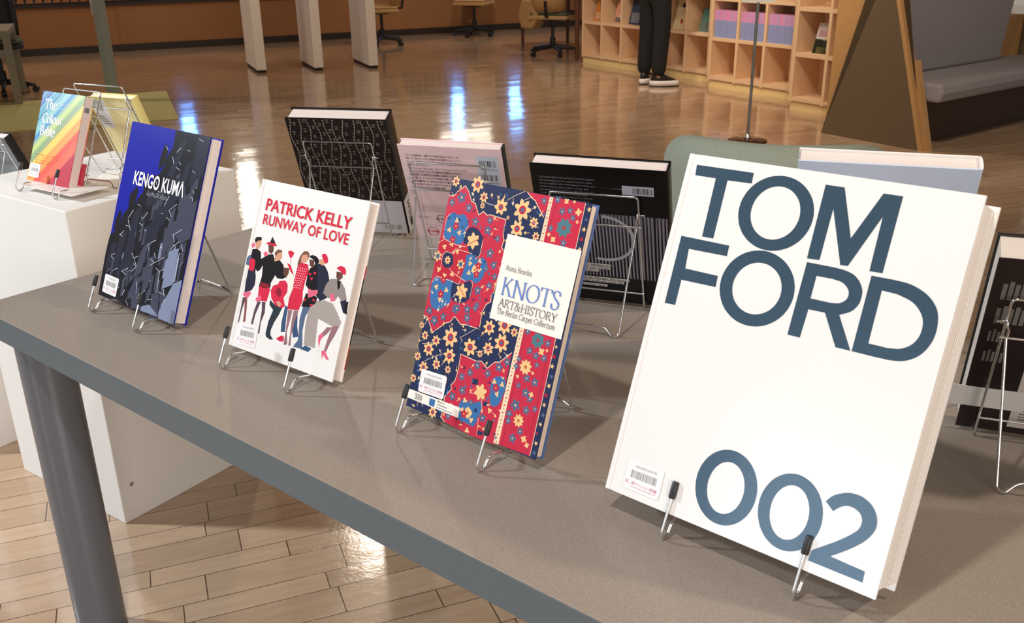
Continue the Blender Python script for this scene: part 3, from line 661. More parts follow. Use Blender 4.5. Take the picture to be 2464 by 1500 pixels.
['cream',[89,1959,430,1943,429,1936,88,1952]],
['cream',[425,1944,549,1926,548,1920,424,1937]],
['cream',[543,1921,553,2023,560,2022,550,1921]],
['cream',[128,2086,112,2281,119,2282,135,2087]],
['cream',[112,2281,178,2336,183,2331,116,2275]],
['cream',[176,2336,299,2329,299,2322,176,2329]],
['cream',[292,2326,349,2408,355,2404,298,2322]],
['cream',[349,2407,676,2397,675,2390,348,2400]],
['cream',[300,2118,375,2068,372,2062,296,2112]],
['cream',[370,2070,661,1996,659,1989,368,2063]],
['cream',[51,2625,38,2806,45,2806,58,2625]],
['cream',[38,2804,101,2872,106,2867,43,2800]],
['cream',[465,2584,453,2694,460,2695,472,2585]],
['cream',[453,2693,503,2758,509,2753,458,2688]],
['cream',[822,2498,819,2608,826,2608,829,2498]],
['cream',[826,2608,823,2391,816,2391,819,2608]],
['cream',[824,2392,764,2332,759,2337,819,2397]],
['cream',[19,1844,89,1960,95,1956,25,1841]],
['cream',[781,2028,810,1962,804,1959,775,2025]],
['cream',[810,1965,805,1784,798,1785,803,1965]],
['red',[1748,1241,1574,1067,1494,1046,1383,929,1257,997,1165,973,857,995,873,761,858,637,848,597,795,529,821,476,724,341,747,150,731,46,823,-2,1355,-35,1790,-24]],
['cream',[1755,1239,1575,1060,1567,1068,1747,1247]],
['cream',[1579,1062,1492,1039,1489,1050,1576,1073]],
['cream',[1501,1044,1385,923,1377,930,1493,1052]],
['cream',[1384,922,1251,994,1256,1004,1389,932]],
['cream',[1262,993,1163,967,1160,977,1259,1003]],
['cream',[1168,967,853,990,854,1001,1169,978]],
['cream',[862,1000,879,758,868,757,851,999]],
['cream',[879,764,863,632,852,634,868,765]],
['cream',[864,639,853,592,842,594,853,641]],
['cream',[855,596,797,523,789,529,846,603]],
['cream',[799,535,828,475,818,470,789,530]],
['cream',[828,476,726,335,717,342,819,482]],
['cream',[729,346,753,147,742,146,718,344]],
['cream',[753,153,736,42,725,43,742,155]],
['cream',[730,53,829,2,824,-8,725,43]],
['blue',[1515,806,1549,851,1600,873,1669,892,1730,880,1757,805,1762,703,1744,593,1707,500,1646,460,1584,463,1547,519,1524,605,1510,710]],
['blue',[1025,340,1057,392,1105,416,1165,402,1234,387,1317,430,1390,464,1426,426,1439,361,1426,290,1402,217,1388,145,1358,92,1278,93,1194,107,1150,101,1115,98,1063,108,1020,143,1012,240]],
['navy',[1158,721,1270,745,1284,660,1178,652]],
['navy',[1444,480,1548,489,1554,432,1450,423]],
['navy',[1453,71,1549,80,1544,27,1451,11]],
['cream',[1445,360,1396,497,1403,499,1452,363]],
['cream',[1396,495,1422,551,1429,548,1402,492]],
['cream',[1448,8,1412,238,1419,239,1455,9]],
['red',[1424,3373,1834,3378,1789,3090,1732,3141,1590,3279,1511,3314]],
['cream',[1424,3380,1517,3317,1510,3308,1418,3371]],
['cream',[1509,3321,1596,3282,1591,3272,1505,3311]],
['cream',[1591,3285,1738,3142,1731,3134,1583,3278]],
['cream',[1733,3147,1791,3090,1783,3083,1726,3139]],
['red',[1879,3368,2412,3371,2410,21,1858,2]],
['cream',[1818,3365,1879,3368,1859,-1,1764,-1]],
['cream',[2416,3374,2415,18,2406,18,2407,3374]],
['slate',[1835,3344,1861,3331,1863,3338,1837,3351]],
['crim',[1834,3275,1860,3288,1862,3305,1836,3292]],
['slate',[1834,3242,1860,3229,1862,3236,1836,3249]],
['crim',[1833,3173,1859,3186,1861,3203,1835,3190]],
['slate',[1833,3140,1859,3127,1861,3134,1835,3147]],
['crim',[1832,3071,1858,3084,1860,3101,1834,3088]],
['slate',[1831,3038,1857,3025,1859,3032,1833,3045]],
['crim',[1831,2969,1857,2982,1859,2999,1833,2986]],
['slate',[1830,2936,1856,2923,1858,2930,1832,2943]],
['crim',[1830,2867,1856,2880,1858,2897,1832,2884]],
['slate',[1829,2834,1855,2821,1857,2828,1831,2841]],
['crim',[1829,2765,1855,2778,1857,2795,1831,2782]],
['slate',[1828,2732,1854,2719,1856,2726,1830,2739]],
['crim',[1827,2663,1853,2676,1855,2693,1829,2680]],
['slate',[1827,2630,1853,2617,1855,2624,1829,2637]],
['crim',[1826,2561,1852,2574,1854,2591,1828,2578]],
['slate',[1826,2528,1852,2515,1854,2522,1828,2535]],
['crim',[1825,2459,1851,2472,1853,2489,1827,2476]],
['slate',[1825,2426,1851,2413,1853,2420,1827,2433]],
['crim',[1824,2357,1850,2370,1852,2387,1826,2374]],
['slate',[1823,2324,1849,2311,1851,2318,1825,2331]],
['crim',[1823,2255,1849,2268,1851,2285,1825,2272]],
['slate',[1822,2222,1848,2209,1850,2216,1824,2229]],
['crim',[1822,2153,1848,2166,1850,2183,1824,2170]],
['slate',[1821,2120,1847,2107,1849,2114,1823,2127]],
['crim',[1821,2051,1847,2064,1849,2081,1823,2068]],
['slate',[1820,2018,1846,2005,1848,2012,1822,2025]],
['crim',[1819,1949,1845,1962,1847,1979,1821,1966]],
['slate',[1819,1916,1845,1903,1847,1910,1821,1923]],
['crim',[1818,1847,1844,1860,1846,1877,1820,1864]],
['slate',[1818,1814,1844,1801,1846,1808,1820,1821]],
['crim',[1817,1745,1843,1758,1845,1775,1819,1762]],
['slate',[1817,1712,1843,1699,1845,1706,1819,1719]],
['crim',[1816,1643,1842,1656,1844,1673,1818,1660]],
['slate',[1815,1610,1841,1597,1843,1604,1817,1617]],
['crim',[1815,1541,1841,1554,1843,1571,1817,1558]],
['slate',[1814,1508,1840,1495,1842,1502,1816,1515]],
['crim',[1814,1439,1840,1452,1842,1469,1816,1456]],
['slate',[1813,1406,1839,1393,1841,1400,1815,1413]],
['crim',[1813,1337,1839,1350,1841,1367,1815,1354]],
['slate',[1812,1304,1838,1291,1840,1298,1814,1311]],
['crim',[1811,1235,1837,1248,1839,1265,1813,1252]],
['slate',[1811,1202,1837,1189,1839,1196,1813,1209]],
['crim',[1810,1133,1836,1146,1838,1163,1812,1150]],
['slate',[1810,1100,1836,1087,1838,1094,1812,1107]],
['crim',[1809,1031,1835,1044,1837,1061,1811,1048]],
['slate',[1809,998,1835,985,1837,992,1811,1005]],
['crim',[1808,929,1834,942,1836,959,1810,946]],
['slate',[1807,896,1833,883,1835,890,1809,903]],
['crim',[1807,827,1833,840,1835,857,1809,844]],
['slate',[1806,794,1832,781,1834,788,1808,801]],
['crim',[1806,725,1832,738,1834,755,1808,742]],
['slate',[1805,692,1831,679,1833,686,1807,699]],
['crim',[1805,623,1831,636,1833,653,1807,640]],
['slate',[1804,590,1830,577,1832,584,1806,597]],
['crim',[1803,521,1829,534,1831,551,1805,538]],
['slate',[1803,488,1829,475,1831,482,1805,495]],
['crim',[1802,419,1828,432,1830,449,1804,436]],
['slate',[1802,386,1828,373,1830,380,1804,393]],
['crim',[1801,317,1827,330,1829,347,1803,334]],
['slate',[1801,284,1827,271,1829,278,1803,291]],
['crim',[1800,215,1826,228,1828,245,1802,232]],
['slate',[1799,182,1825,169,1827,176,1801,189]],
['crim',[1799,113,1825,126,1827,143,1801,130]],
['slate',[1798,80,1824,67,1826,74,1800,87]],
['crim',[1798,11,1824,24,1826,41,1800,28]],
['dkred',[1949,3369,1919,2786,1913,2786,1943,3369]],
['dkred',[1890,1586,1922,17,1917,17,1885,1586]],
['dkred',[2335,1598,2356,35,2350,35,2329,1598]],
['*','sand',8.3,333.4,7.9,7,0.58,1.42],
['o','crim',8.3,333.4,3.15],
['o','slate',8.3,333.4,1.58],
['*','sand',51.0,334.7,12.0,7,0.58,0.62],
['o','crim',51.0,334.7,4.81],
['o','slate',51.0,334.7,2.41],
['*','sand',102.0,311.5,11.9,7,0.58,2.38],
['o','crim',102.0,311.5,4.76],
['o','slate',102.0,311.5,2.38],
['*','sand',67.3,319.0,7.9,7,0.58,0.93],
['o','crim',67.3,319.0,3.17],
['o','slate',67.3,319.0,1.58],
['*','sand',68.0,307.3,4.6,7,0.58,0.4],
['o','crim',68.0,307.3,1.85],
['o','slate',68.0,307.3,0.93],
['*','sand',101.9,310.4,10.9,7,0.58,2.41],
['o','crim',101.9,310.4,4.37],
['o','slate',101.9,310.4,2.19],
['*','sand',140.6,312.6,15.3,7,0.58,5.51],
['o','crim',140.6,312.6,6.1],
['o','slate',140.6,312.6,3.05],
['*','sand',138.2,286.6,12.1,7,0.58,4.8],
['o','crim',138.2,286.6,4.86],
['o','slate',138.2,286.6,2.43],
['*','sand',164.6,298.9,7.9,7,0.58,4.59],
['o','crim',164.6,298.9,3.15],
['o','slate',164.6,298.9,1.57],
['*','sand',172.8,282.2,6.3,7,0.58,1.33],
['o','crim',172.8,282.2,2.5],
['o','slate',172.8,282.2,1.25],
['*','sand',118.5,298.5,3.0,7,0.58,3.22],
['o','crim',118.5,298.5,1.2],
['o','slate',118.5,298.5,0.6],
['*','sand',60.0,117.0,14.5,7,0.58,1.66],
['o','crim',60.0,117.0,5.79],
['o','slate',60.0,117.0,2.9],
['*','sand',22.6,90.9,10.7,7,0.58,1.04],
['o','crim',22.6,90.9,4.28],
['o','slate',22.6,90.9,2.14],
['*','sand',33.5,105.9,8.1,7,0.58,0.64],
['o','crim',33.5,105.9,3.22],
['o','slate',33.5,105.9,1.61],
['*','sand',65.3,91.3,11.5,7,0.58,1.29],
['o','crim',65.3,91.3,4.61],
['o','slate',65.3,91.3,2.3],
['*','sand',100.1,112.9,12.8,7,0.58,5.56],
['o','crim',100.1,112.9,5.13],
['o','slate',100.1,112.9,2.57],
['*','sand',126.7,147.2,10.7,7,0.58,4.97],
['o','crim',126.7,147.2,4.27],
['o','slate',126.7,147.2,2.14],
['*','sand',152.7,156.2,12.5,7,0.58,4.84],
['o','crim',152.7,156.2,5.01],
['o','slate',152.7,156.2,2.51],
['*','sand',153.8,132.2,13.1,7,0.58,4.8],
['o','crim',153.8,132.2,5.23],
['o','slate',153.8,132.2,2.61],
['*','sand',19.9,62.4,9.4,7,0.58,1.16],
['o','crim',19.9,62.4,3.76],
['o','slate',19.9,62.4,1.88],
['*','sand',3.9,75.2,6.8,7,0.58,1.86],
['o','crim',3.9,75.2,2.71],
['o','slate',3.9,75.2,1.35],
['*','sand',10.0,107.8,7.1,7,0.58,3.76],
['o','crim',10.0,107.8,2.83],
['o','slate',10.0,107.8,1.42],
['*','sand',43.9,73.5,8.0,7,0.58,4.39],
['o','crim',43.9,73.5,3.21],
['o','slate',43.9,73.5,1.6],
['*','sand',67.7,72.2,6.0,7,0.58,5.13],
['o','crim',67.7,72.2,2.39],
['o','slate',67.7,72.2,1.19],
['*','sand',4.5,42.5,6.4,7,0.58,5.28],
['o','crim',4.5,42.5,2.56],
['o','slate',4.5,42.5,1.28],
['*','sand',132.8,119.0,9.5,7,0.58,0.52],
['o','crim',132.8,119.0,3.79],
['o','slate',132.8,119.0,1.89],
['*','sand',171.6,151.5,6.6,7,0.58,3.64],
['o','crim',171.6,151.5,2.63],
['o','slate',171.6,151.5,1.31],
['*','sand',-0.4,120.7,5.2,7,0.58,4.03],
['o','crim',-0.4,120.7,2.06],
['o','slate',-0.4,120.7,1.03],
['*','sand',55.9,6.2,8.6,7,0.58,3.04],
['o','crim',55.9,6.2,3.44],
['o','slate',55.9,6.2,1.72],
['*','sand',120.2,108.5,5.3,7,0.58,1.07],
['o','crim',120.2,108.5,2.1],
['o','slate',120.2,108.5,1.05],
['*','sand',64.1,256.9,12.0,6,0.6,2.84],
['*','sand',62.8,183.8,11.8,6,0.6,0.54],
['*','sand',135.5,58.5,11.8,6,0.6,5.61],
['rust',[567,2514,739,2620,747,2608,574,2502]],
['rust',[565,1901,730,1773,722,1762,557,1890]],
['*','sand',78.8,218.5,6.9,4,0.85,5.19],
['o','rust',78.8,218.5,1.73],
['*','sand',120.9,24.9,8.2,4,0.85,3.29],
['o','rust',120.9,24.9,2.04],
['*','sand',25.7,279.6,4.2,3,0.45,1.8],
['*','sand',25.0,245.4,4.2,3,0.45,5.45],
['*','sand',14.7,264.2,4.2,3,0.45,3.43],
['*','sand',35.1,263.5,4.1,3,0.45,5.29],
['*','sand',12.2,239.1,4.2,3,0.45,5.09],
['*','sand',38.9,237.0,4.1,3,0.45,3.05],
['*','sand',10.2,205.5,4.3,3,0.45,2.48],
['*','sand',37.9,204.0,4.2,3,0.45,3.59],
['*','sand',23.8,199.2,4.2,3,0.45,2.59],
['*','sand',12.5,180.2,4.3,3,0.45,0.97],
['*','sand',33.3,179.7,4.2,3,0.45,1.83],
['*','sand',24.2,163.9,4.2,3,0.45,4.88],
['*','sand',67.6,225.3,4.0,3,0.45,0.26],
['*','sand',87.4,220.4,3.9,3,0.45,0.28],
['*','sand',68.7,212.1,4.0,3,0.45,3.76],
['*','sand',84.2,231.7,3.9,3,0.45,1.68],
['*','sand',109.1,25.5,4.3,3,0.45,3.21],
['*','sand',129.6,16.9,4.2,3,0.45,2.83],
['*','sand',111.1,39.5,4.3,3,0.45,2.06],
['*','sand',155.8,78.9,4.1,3,0.45,5.98],
['*','sand',164.8,64.1,4.0,3,0.45,1.17],
['*','sand',158.5,39.1,4.1,3,0.45,2.48],
['*','sand',156.6,12.2,4.1,3,0.45,1.22],
['*','sand',126.2,1.0,4.3,3,0.45,3.8],
['*','sand',170.1,78.6,4.0,3,0.45,1.66],
['*','crim',26.1,271.5,6.2,5,0.6,2.13],
['o','sand',26.1,271.5,1.25],
['*','crim',25.1,251.6,6.3,5,0.6,4.48],
['o','sand',25.1,251.6,1.25],
['*','crim',23.8,172.2,6.4,5,0.6,1.92],
['o','sand',23.8,172.2,1.27],
['*','crim',23.7,192.9,6.3,5,0.6,3.35],
['o','sand',23.7,192.9,1.27],
['*','crim',83.2,212.9,5.9,5,0.6,5.43],
['o','sand',83.2,212.9,1.19],
['*','crim',83.4,224.9,5.9,5,0.6,0.61],
['o','sand',83.4,224.9,1.18],
['*','crim',114.4,21.1,6.5,5,0.6,0.37],
['o','sand',114.4,21.1,1.29],
['*','crim',160.7,71.6,6.1,5,0.6,1.37],
['o','sand',160.7,71.6,1.22],
['*','sand',50.3,220.7,7.5,6,0.55,4.59],
['o','slate',50.3,220.7,3.74],
['*','sand',2.9,223.6,7.9,6,0.55,3.69],
['o','slate',2.9,223.6,3.93],
['*','sand',23.7,221.6,6.3,8,0.55,1.42],
['o','crim',23.7,221.6,1.89],
['*','slate',25.7,312.7,8.6,5,0.5,1.99],
['o','sand',25.7,312.7,1.72],
['*','slate',9.3,303.0,6.3,5,0.5,1.07],
['o','sand',9.3,303.0,1.27],
['*','slate',43.3,300.4,7.1,5,0.5,2.75],
['o','sand',43.3,300.4,1.43],
['*','slate',61.0,283.7,7.0,5,0.5,0.26],
['o','sand',61.0,283.7,1.4],
['*','slate',86.9,275.9,6.8,5,0.5,4.18],
['o','sand',86.9,275.9,1.36],
['*','slate',99.9,245.9,7.2,5,0.5,5.38],
['o','sand',99.9,245.9,1.45],
['*','slate',111.1,231.5,6.4,5,0.5,5.73],
['o','sand',111.1,231.5,1.27],
['*','slate',91.9,191.9,7.2,5,0.5,4.41],
['o','sand',91.9,191.9,1.44],
['*','slate',110.5,202.4,6.1,5,0.5,5.76],
['o','sand',110.5,202.4,1.22],
['*','slate',57.1,157.3,6.8,5,0.5,0.11],
['o','sand',57.1,157.3,1.37],
['*','slate',80.1,162.5,6.7,5,0.5,1.73],
['o','sand',80.1,162.5,1.33],
['*','slate',87.4,289.7,5.8,5,0.5,5.8],
['o','sand',87.4,289.7,1.17],
['*','slate',107.9,267.5,5.1,5,0.5,4.65],
['o','sand',107.9,267.5,1.02],
['*','slate',99.0,223.9,4.9,5,0.5,2.46],
['o','sand',99.0,223.9,0.97],
['*','slate',117.2,216.3,5.4,5,0.5,5.66],
['o','sand',117.2,216.3,1.08],
['*','slate',96.0,171.4,5.6,5,0.5,3.72],
['o','sand',96.0,171.4,1.11],
['*','slate',22.4,133.0,8.1,5,0.5,4.91],
['o','sand',22.4,133.0,1.62],
['*','slate',38.0,141.9,6.1,5,0.5,1.76],
['o','sand',38.0,141.9,1.22],
['*','slate',60.3,159.0,7.0,5,0.5,1.15],
['o','sand',60.3,159.0,1.41],
['*','slate',83.1,150.8,6.9,5,0.5,2.66],
['o','sand',83.1,150.8,1.37],
['*','slate',9.2,144.5,6.7,5,0.5,0.82],
['o','sand',9.2,144.5,1.33],
['*','slate',94.4,167.3,5.4,5,0.5,2.29],
['o','sand',94.4,167.3,1.07],
['*','slate',96.3,69.6,6.2,5,0.5,5.77],
['o','sand',96.3,69.6,1.23],
['*','slate',119.9,92.3,6.3,5,0.5,1.99],
['o','sand',119.9,92.3,1.27],
['*','slate',109.7,79.2,6.1,5,0.5,0.06],
['o','sand',109.7,79.2,1.21],
['*','slate',158.4,99.8,7.1,5,0.5,0.27],
['o','sand',158.4,99.8,1.41],
['*','slate',141.2,86.4,6.2,5,0.5,1.02],
['o','sand',141.2,86.4,1.24],
['*','slate',102.5,51.9,6.9,5,0.5,4.7],
['o','sand',102.5,51.9,1.37],
['*','slate',86.8,38.4,6.6,5,0.5,2.18],
['o','sand',86.8,38.4,1.32],
['*','slate',148.8,25.9,6.6,5,0.5,1.74],
['o','sand',148.8,25.9,1.31],
['*','slate',86.8,9.6,5.6,5,0.5,0.58],
['o','sand',86.8,9.6,1.11],
['*','slate',170.4,110.2,6.6,5,0.5,5.89],
['o','sand',170.4,110.2,1.33],
['*','slate',123.0,40.1,4.6,5,0.5,2.54],
['o','sand',123.0,40.1,0.92],
['*','slate',207.2,321.0,5.4,5,0.5,1.25],
['o','sand',207.2,321.0,1.08],
['*','slate',219.4,324.1,4.7,5,0.5,0.36],
['o','sand',219.4,324.1,0.94],
['*','slate',194.1,296.9,4.9,5,0.5,0.33],
['o','sand',194.1,296.9,0.98],
['*','slate',226.1,315.5,4.7,5,0.5,1.01],
['o','sand',226.1,315.5,0.94],
['*','slate',219.9,281.6,5.6,5,0.5,4.06],
['o','sand',219.9,281.6,1.13],
['*','slate',195.9,334.9,5.4,5,0.5,0.9],
['o','sand',195.9,334.9,1.09],
['*','slate',173.8,329.9,5.3,5,0.5,0.25],
['o','sand',173.8,329.9,1.06],
['*','slate',203.6,134.3,5.7,5,0.5,2.94],
['o','sand',203.6,134.3,1.14],
['*','slate',215.4,130.4,5.7,5,0.5,1.49],
['o','sand',215.4,130.4,1.13],
['*','slate',229.3,130.6,5.3,5,0.5,5.99],
['o','sand',229.3,130.6,1.05],
['*','slate',208.6,98.0,6.1,5,0.5,0.73],
['o','sand',208.6,98.0,1.21],
['*','slate',223.2,96.5,6.6,5,0.5,3.18],
['o','sand',223.2,96.5,1.32],
['*','slate',187.4,109.0,4.9,5,0.5,4.64],
['o','sand',187.4,109.0,0.98],
['*','slate',189.0,119.3,4.5,5,0.5,2.46],
['o','sand',189.0,119.3,0.91],
['*','slate',199.8,58.8,8.4,5,0.5,5.93],
['o','sand',199.8,58.8,1.68],
['*','slate',212.1,79.3,7.0,5,0.5,2.87],
['o','sand',212.1,79.3,1.4],
['*','slate',219.1,57.6,6.3,5,0.5,1.45],
['o','sand',219.1,57.6,1.27],
['*','slate',192.6,45.2,5.9,5,0.5,2.46],
['o','sand',192.6,45.2,1.18],
['*','slate',206.6,15.4,6.8,5,0.5,0.22],
['o','sand',206.6,15.4,1.36],
['*','slate',216.7,27.9,5.4,5,0.5,2.53],
['o','sand',216.7,27.9,1.09],
['*','slate',193.5,35.5,5.3,5,0.5,1.49],
['o','sand',193.5,35.5,1.05],
['*','slate',230.5,150.8,5.5,5,0.5,5.34],
['o','sand',230.5,150.8,1.11],
['*','slate',193.3,158.2,5.4,5,0.5,4.99],
['o','sand',193.3,158.2,1.09],
['*','slate',220.3,119.3,4.4,5,0.5,2.99],
['o','sand',220.3,119.3,0.88],
['*','slate',220.8,73.5,5.7,5,0.5,0.19],
['o','sand',220.8,73.5,1.14],
['*','slate',232.6,63.1,4.7,5,0.5,1.53],
['o','sand',232.6,63.1,0.94],
['*','slate',197.8,85.1,4.5,5,0.5,1.45],
['o','sand',197.8,85.1,0.91],
['*','teal',215.3,300.9,13.0,8,0.75,1.25],
['o','crim',215.3,300.9,2.6],
['*','teal',213.2,150.6,11.3,8,0.75,1.39],
['o','crim',213.2,150.6,2.25],
['*','sand',202.9,111.8,10.5,9,0.7,5.22],
['o','rust',202.9,111.8,2.63],
['*','sand',210.4,40.8,9.0,9,0.7,0.85],
['o','rust',210.4,40.8,2.25],
['*','sand',233.0,324.1,5.2,4,0.5,0.31],
['*','sand',202.1,283.2,4.5,4,0.5,5.57],
['*','sand',193.2,288.2,3.1,4,0.5,3.39],
['*','sand',234.5,311.6,2.6,4,0.5,5.94],
['*','sand',210.6,335.0,4.2,4,0.5,2.42],
['*','sand',223.2,336.1,2.3,4,0.5,5.41],
['*','sand',222.9,137.9,5.3,4,0.5,3.92],
['*','sand',231.4,141.4,2.5,4,0.5,4.75],
['*','sand',225.2,20.1,5.1,4,0.5,4.47],
['*','sand',221.8,79.4,4.1,4,0.5,2.97],
['*','sand',232.3,14.0,4.1,4,0.5,0.56],
['*','sand',192.8,96.4,2.9,4,0.5,1.27],
['*','sand',216.6,107.2,2.5,4,0.5,5.24],
['sand',[2502,3298,2518,3322,2491,3314,2473,3337,2473,3308,2445,3298,2473,3289,2473,3260,2491,3283,2518,3274]],
['slate',[2482,3180,2473,3201,2467,3179,2444,3178,2463,3165,2458,3143,2475,3157,2495,3145,2487,3166,2504,3181]],
['sand',[2468,3055,2440,3060,2459,3039,2445,3015,2471,3026,2490,3006,2487,3033,2513,3045,2485,3051,2482,3079]],
['crim',[2454,2915,2435,2894,2462,2898,2476,2874,2480,2901,2508,2907,2483,2920,2486,2947,2467,2928,2441,2940]],
['sand',[2466,2773,2472,2747,2483,2771,2509,2770,2490,2787,2499,2811,2477,2798,2457,2815,2462,2789,2440,2776]],
['slate',[2488,2644,2509,2637,2497,2655,2510,2672,2489,2667,2476,2684,2475,2663,2454,2656,2475,2648,2474,2627]],
['sand',[2466,2522,2489,2540,2460,2540,2449,2568,2440,2540,2411,2538,2435,2521,2427,2492,2451,2510,2476,2494]],
['crim',[2498,2409,2495,2438,2479,2413,2450,2419,2469,2396,2454,2371,2482,2382,2502,2360,2500,2389,2527,2401]],
['sand',[2447,2284,2423,2296,2435,2272,2416,2253,2442,2256,2454,2233,2459,2259,2485,2263,2462,2276,2466,2302]],
['slate',[2437,2147,2413,2133,2441,2129,2448,2101,2460,2127,2489,2124,2468,2144,2479,2170,2454,2157,2432,2176]],
['sand',[2460,2003,2459,1973,2478,1996,2506,1986,2490,2011,2508,2035,2480,2028,2463,2052,2461,2023,2432,2014]],
['crim',[2453,1873,2469,1862,2464,1880,2479,1892,2460,1892,2453,1910,2447,1892,2428,1892,2443,1880,2438,1862]],
['sand',[2481,1747,2505,1757,2480,1764,2478,1790,2464,1768,2439,1774,2455,1754,2441,1732,2466,1741,2482,1721]],
['slate',[2497,1633,2502,1659,2482,1641,2458,1654,2469,1629,2449,1610,2476,1613,2488,1589,2494,1615,2521,1619]],
['sand',[2448,1509,2432,1524,2436,1503,2417,1492,2438,1489,2442,1468,2452,1487,2473,1485,2458,1500,2467,1519]],
['crim',[2434,1380,2406,1372,2433,1361,2431,1331,2450,1353,2477,1342,2463,1368,2481,1390,2453,1384,2437,1409]],
['sand',[2435,1236,2426,1209,2450,1224,2473,1207,2466,1235,2489,1252,2460,1253,2451,1280,2441,1254,2413,1254]],
['slate',[2473,1097,2490,1075,2490,1103,2516,1113,2489,1121,2488,1149,2472,1126,2445,1134,2461,1111,2446,1088]],
['sand',[2478,971,2507,974,2482,989,2488,1018,2466,999,2441,1013,2452,987,2431,967,2459,969,2471,943]],
['crim',[2469,857,2482,883,2456,870,2435,890,2439,862,2414,849,2442,843,2447,815,2460,840,2489,836]],
['sand',[2464,739,2451,762,2447,736,2422,730,2446,719,2443,692,2461,712,2485,701,2473,724,2490,744]],
['slate',[2467,611,2438,612,2460,593,2451,566,2475,581,2498,564,2491,592,2515,608,2486,610,2478,638]],
['sand',[2452,469,2439,449,2462,456,2476,437,2477,461,2499,469,2477,477,2476,501,2462,481,2438,488]],
['crim',[2440,331,2448,314,2453,332,2471,334,2456,344,2460,362,2445,351,2429,360,2436,343,2421,330]],
['sand',[2470,199,2495,194,2478,213,2490,236,2467,225,2449,244,2451,218,2429,207,2453,202,2457,177]],
['slate',[2484,81,2504,102,2475,97,2461,122,2457,94,2429,88,2454,75,2451,47,2471,67,2497,55]],
['slate',[279,1246,285,1186,278,1185,272,1245]],
['*','slate',28.2,118.5,1.9,3,0.4,4.82],
['sand',[624,285,680,271,678,264,622,278]],
['*','sand',67.9,26.7,2.4,3,0.4,6.03],
['blue',[230,428,175,376,171,381,225,433]],
['*','blue',17.3,37.8,2.6,3,0.4,3.9],
['slate',[804,2341,743,2364,745,2370,806,2348]],
['*','slate',74.4,236.7,2.2,3,0.4,2.79],
['cream',[706,587,691,536,685,538,699,589]],
['*','cream',68.8,53.7,1.9,3,0.4,4.44],
['slate',[1754,19,1786,76,1792,73,1760,15]],
['*','slate',178.9,7.5,2.1,3,0.4,1.06],
['slate',[922,2364,879,2369,880,2376,923,2371]],
['*','slate',87.9,237.2,2.0,3,0.4,3.04],
['sand',[536,747,568,815,574,812,543,744]],
['*','sand',57.1,81.3,2.3,3,0.4,1.13],
['sand',[1607,2619,1563,2582,1559,2587,1602,2624]],
['*','sand',156.1,258.4,1.9,3,0.4,3.85],
['blue',[1111,3228,1080,3276,1086,3280,1117,3232]],
['*','blue',108.3,327.8,1.7,3,0.4,2.14],
['slate',[1171,311,1108,355,1112,361,1175,316]],
['*','slate',111.0,35.8,1.9,3,0.4,2.53],
['sand',[184,1226,200,1185,194,1182,177,1223]],
['*','sand',19.7,118.4,2.2,3,0.4,5.11],
['blue',[1688,2524,1731,2515,1730,2508,1686,2517]],
['*','blue',173.1,251.2,2.1,3,0.4,6.08],
['navy',[878,2653,800,2650,799,2657,878,2660]],
['*','navy',80.0,265.4,1.9,3,0.4,3.18],
['sand',[751,46,776,103,782,100,757,44]],
['*','sand',77.9,10.1,2.2,3,0.4,1.16],
['blue',[755,120,697,116,696,123,755,127]],
['*','blue',69.7,11.9,2.5,3,0.4,3.21],
['cream',[1610,2556,1640,2596,1645,2592,1616,2552]],
['*','cream',164.2,259.4,1.7,3,0.4,0.93],
['sand',[144,1344,87,1312,84,1318,140,1350]],
['*','sand',8.6,131.5,2.6,3,0.4,3.66],
['cream',[485,1728,509,1765,515,1761,490,1724]],
['*','cream',51.2,176.3,1.6,3,0.4,0.99],
['cream',[558,416,632,446,635,440,561,410]],
['*','cream',63.4,44.3,2.2,3,0.4,0.38],
['slate',[1141,573,1174,618,1180,614,1146,569]],
['*','slate',117.7,61.6,2.5,3,0.4,0.94],
['sand',[1301,2403,1245,2384,1242,2390,1299,2410]],
['*','sand',124.3,238.7,1.8,3,0.4,3.47],
['cream',[578,1671,545,1704,550,1709,583,1676]],
['*','cream',54.7,170.6,2.5,3,0.4,2.36],
['sand',[559,1323,579,1360,585,1357,565,1320]],
['*','sand',58.2,135.9,1.9,3,0.4,1.07],
['sand',[1015,2912,949,2932,951,2939,1017,2919]],
['*','sand',95.0,293.6,2.5,3,0.4,2.84],
['slate',[696,2831,728,2776,722,2772,690,2827]],
['*','slate',72.5,277.4,2.1,3,0.4,5.24],
['cream',[1615,1215,1681,1184,1678,1178,1612,1209]],
['*','cream',168.0,118.1,2.2,3,0.4,5.85],
['navy',[504,2856,477,2811,471,2815,498,2860]],
['*','navy',47.4,281.3,2.2,3,0.4,4.16],
['blue',[984,3240,958,3274,963,3278,989,3244]],
['*','blue',96.0,327.6,1.6,3,0.4,2.22],
['sand',[968,2754,958,2714,951,2715,961,2756]],
['*','sand',95.4,271.5,1.7,3,0.4,4.47],
['sand',[1802,2731,1762,2729,1761,2736,1801,2738]],
['*','sand',176.2,273.2,2.2,3,0.4,3.2],
['navy',[1150,110,1145,69,1138,70,1143,111]],
['*','navy',114.2,6.9,2.3,3,0.4,4.61],
['cream',[417,871,413,818,406,818,410,872]],
['*','cream',41.0,81.8,2.5,3,0.4,4.64],
['sand',[1145,1322,1172,1375,1179,1371,1151,1319]],
['*','sand',117.6,137.3,2.4,3,0.4,1.09],
['sand',[1278,2636,1262,2581,1255,2583,1271,2638]],
['*','sand',125.8,258.2,1.8,3,0.4,4.43],
['blue',[1632,3152,1683,3127,1680,3121,1629,3145]],
['*','blue',168.2,312.4,1.8,3,0.4,5.83],
['blue',[555,292,502,329,506,335,559,298]],
['*','blue',50.4,33.2,2.5,3,0.4,2.53],
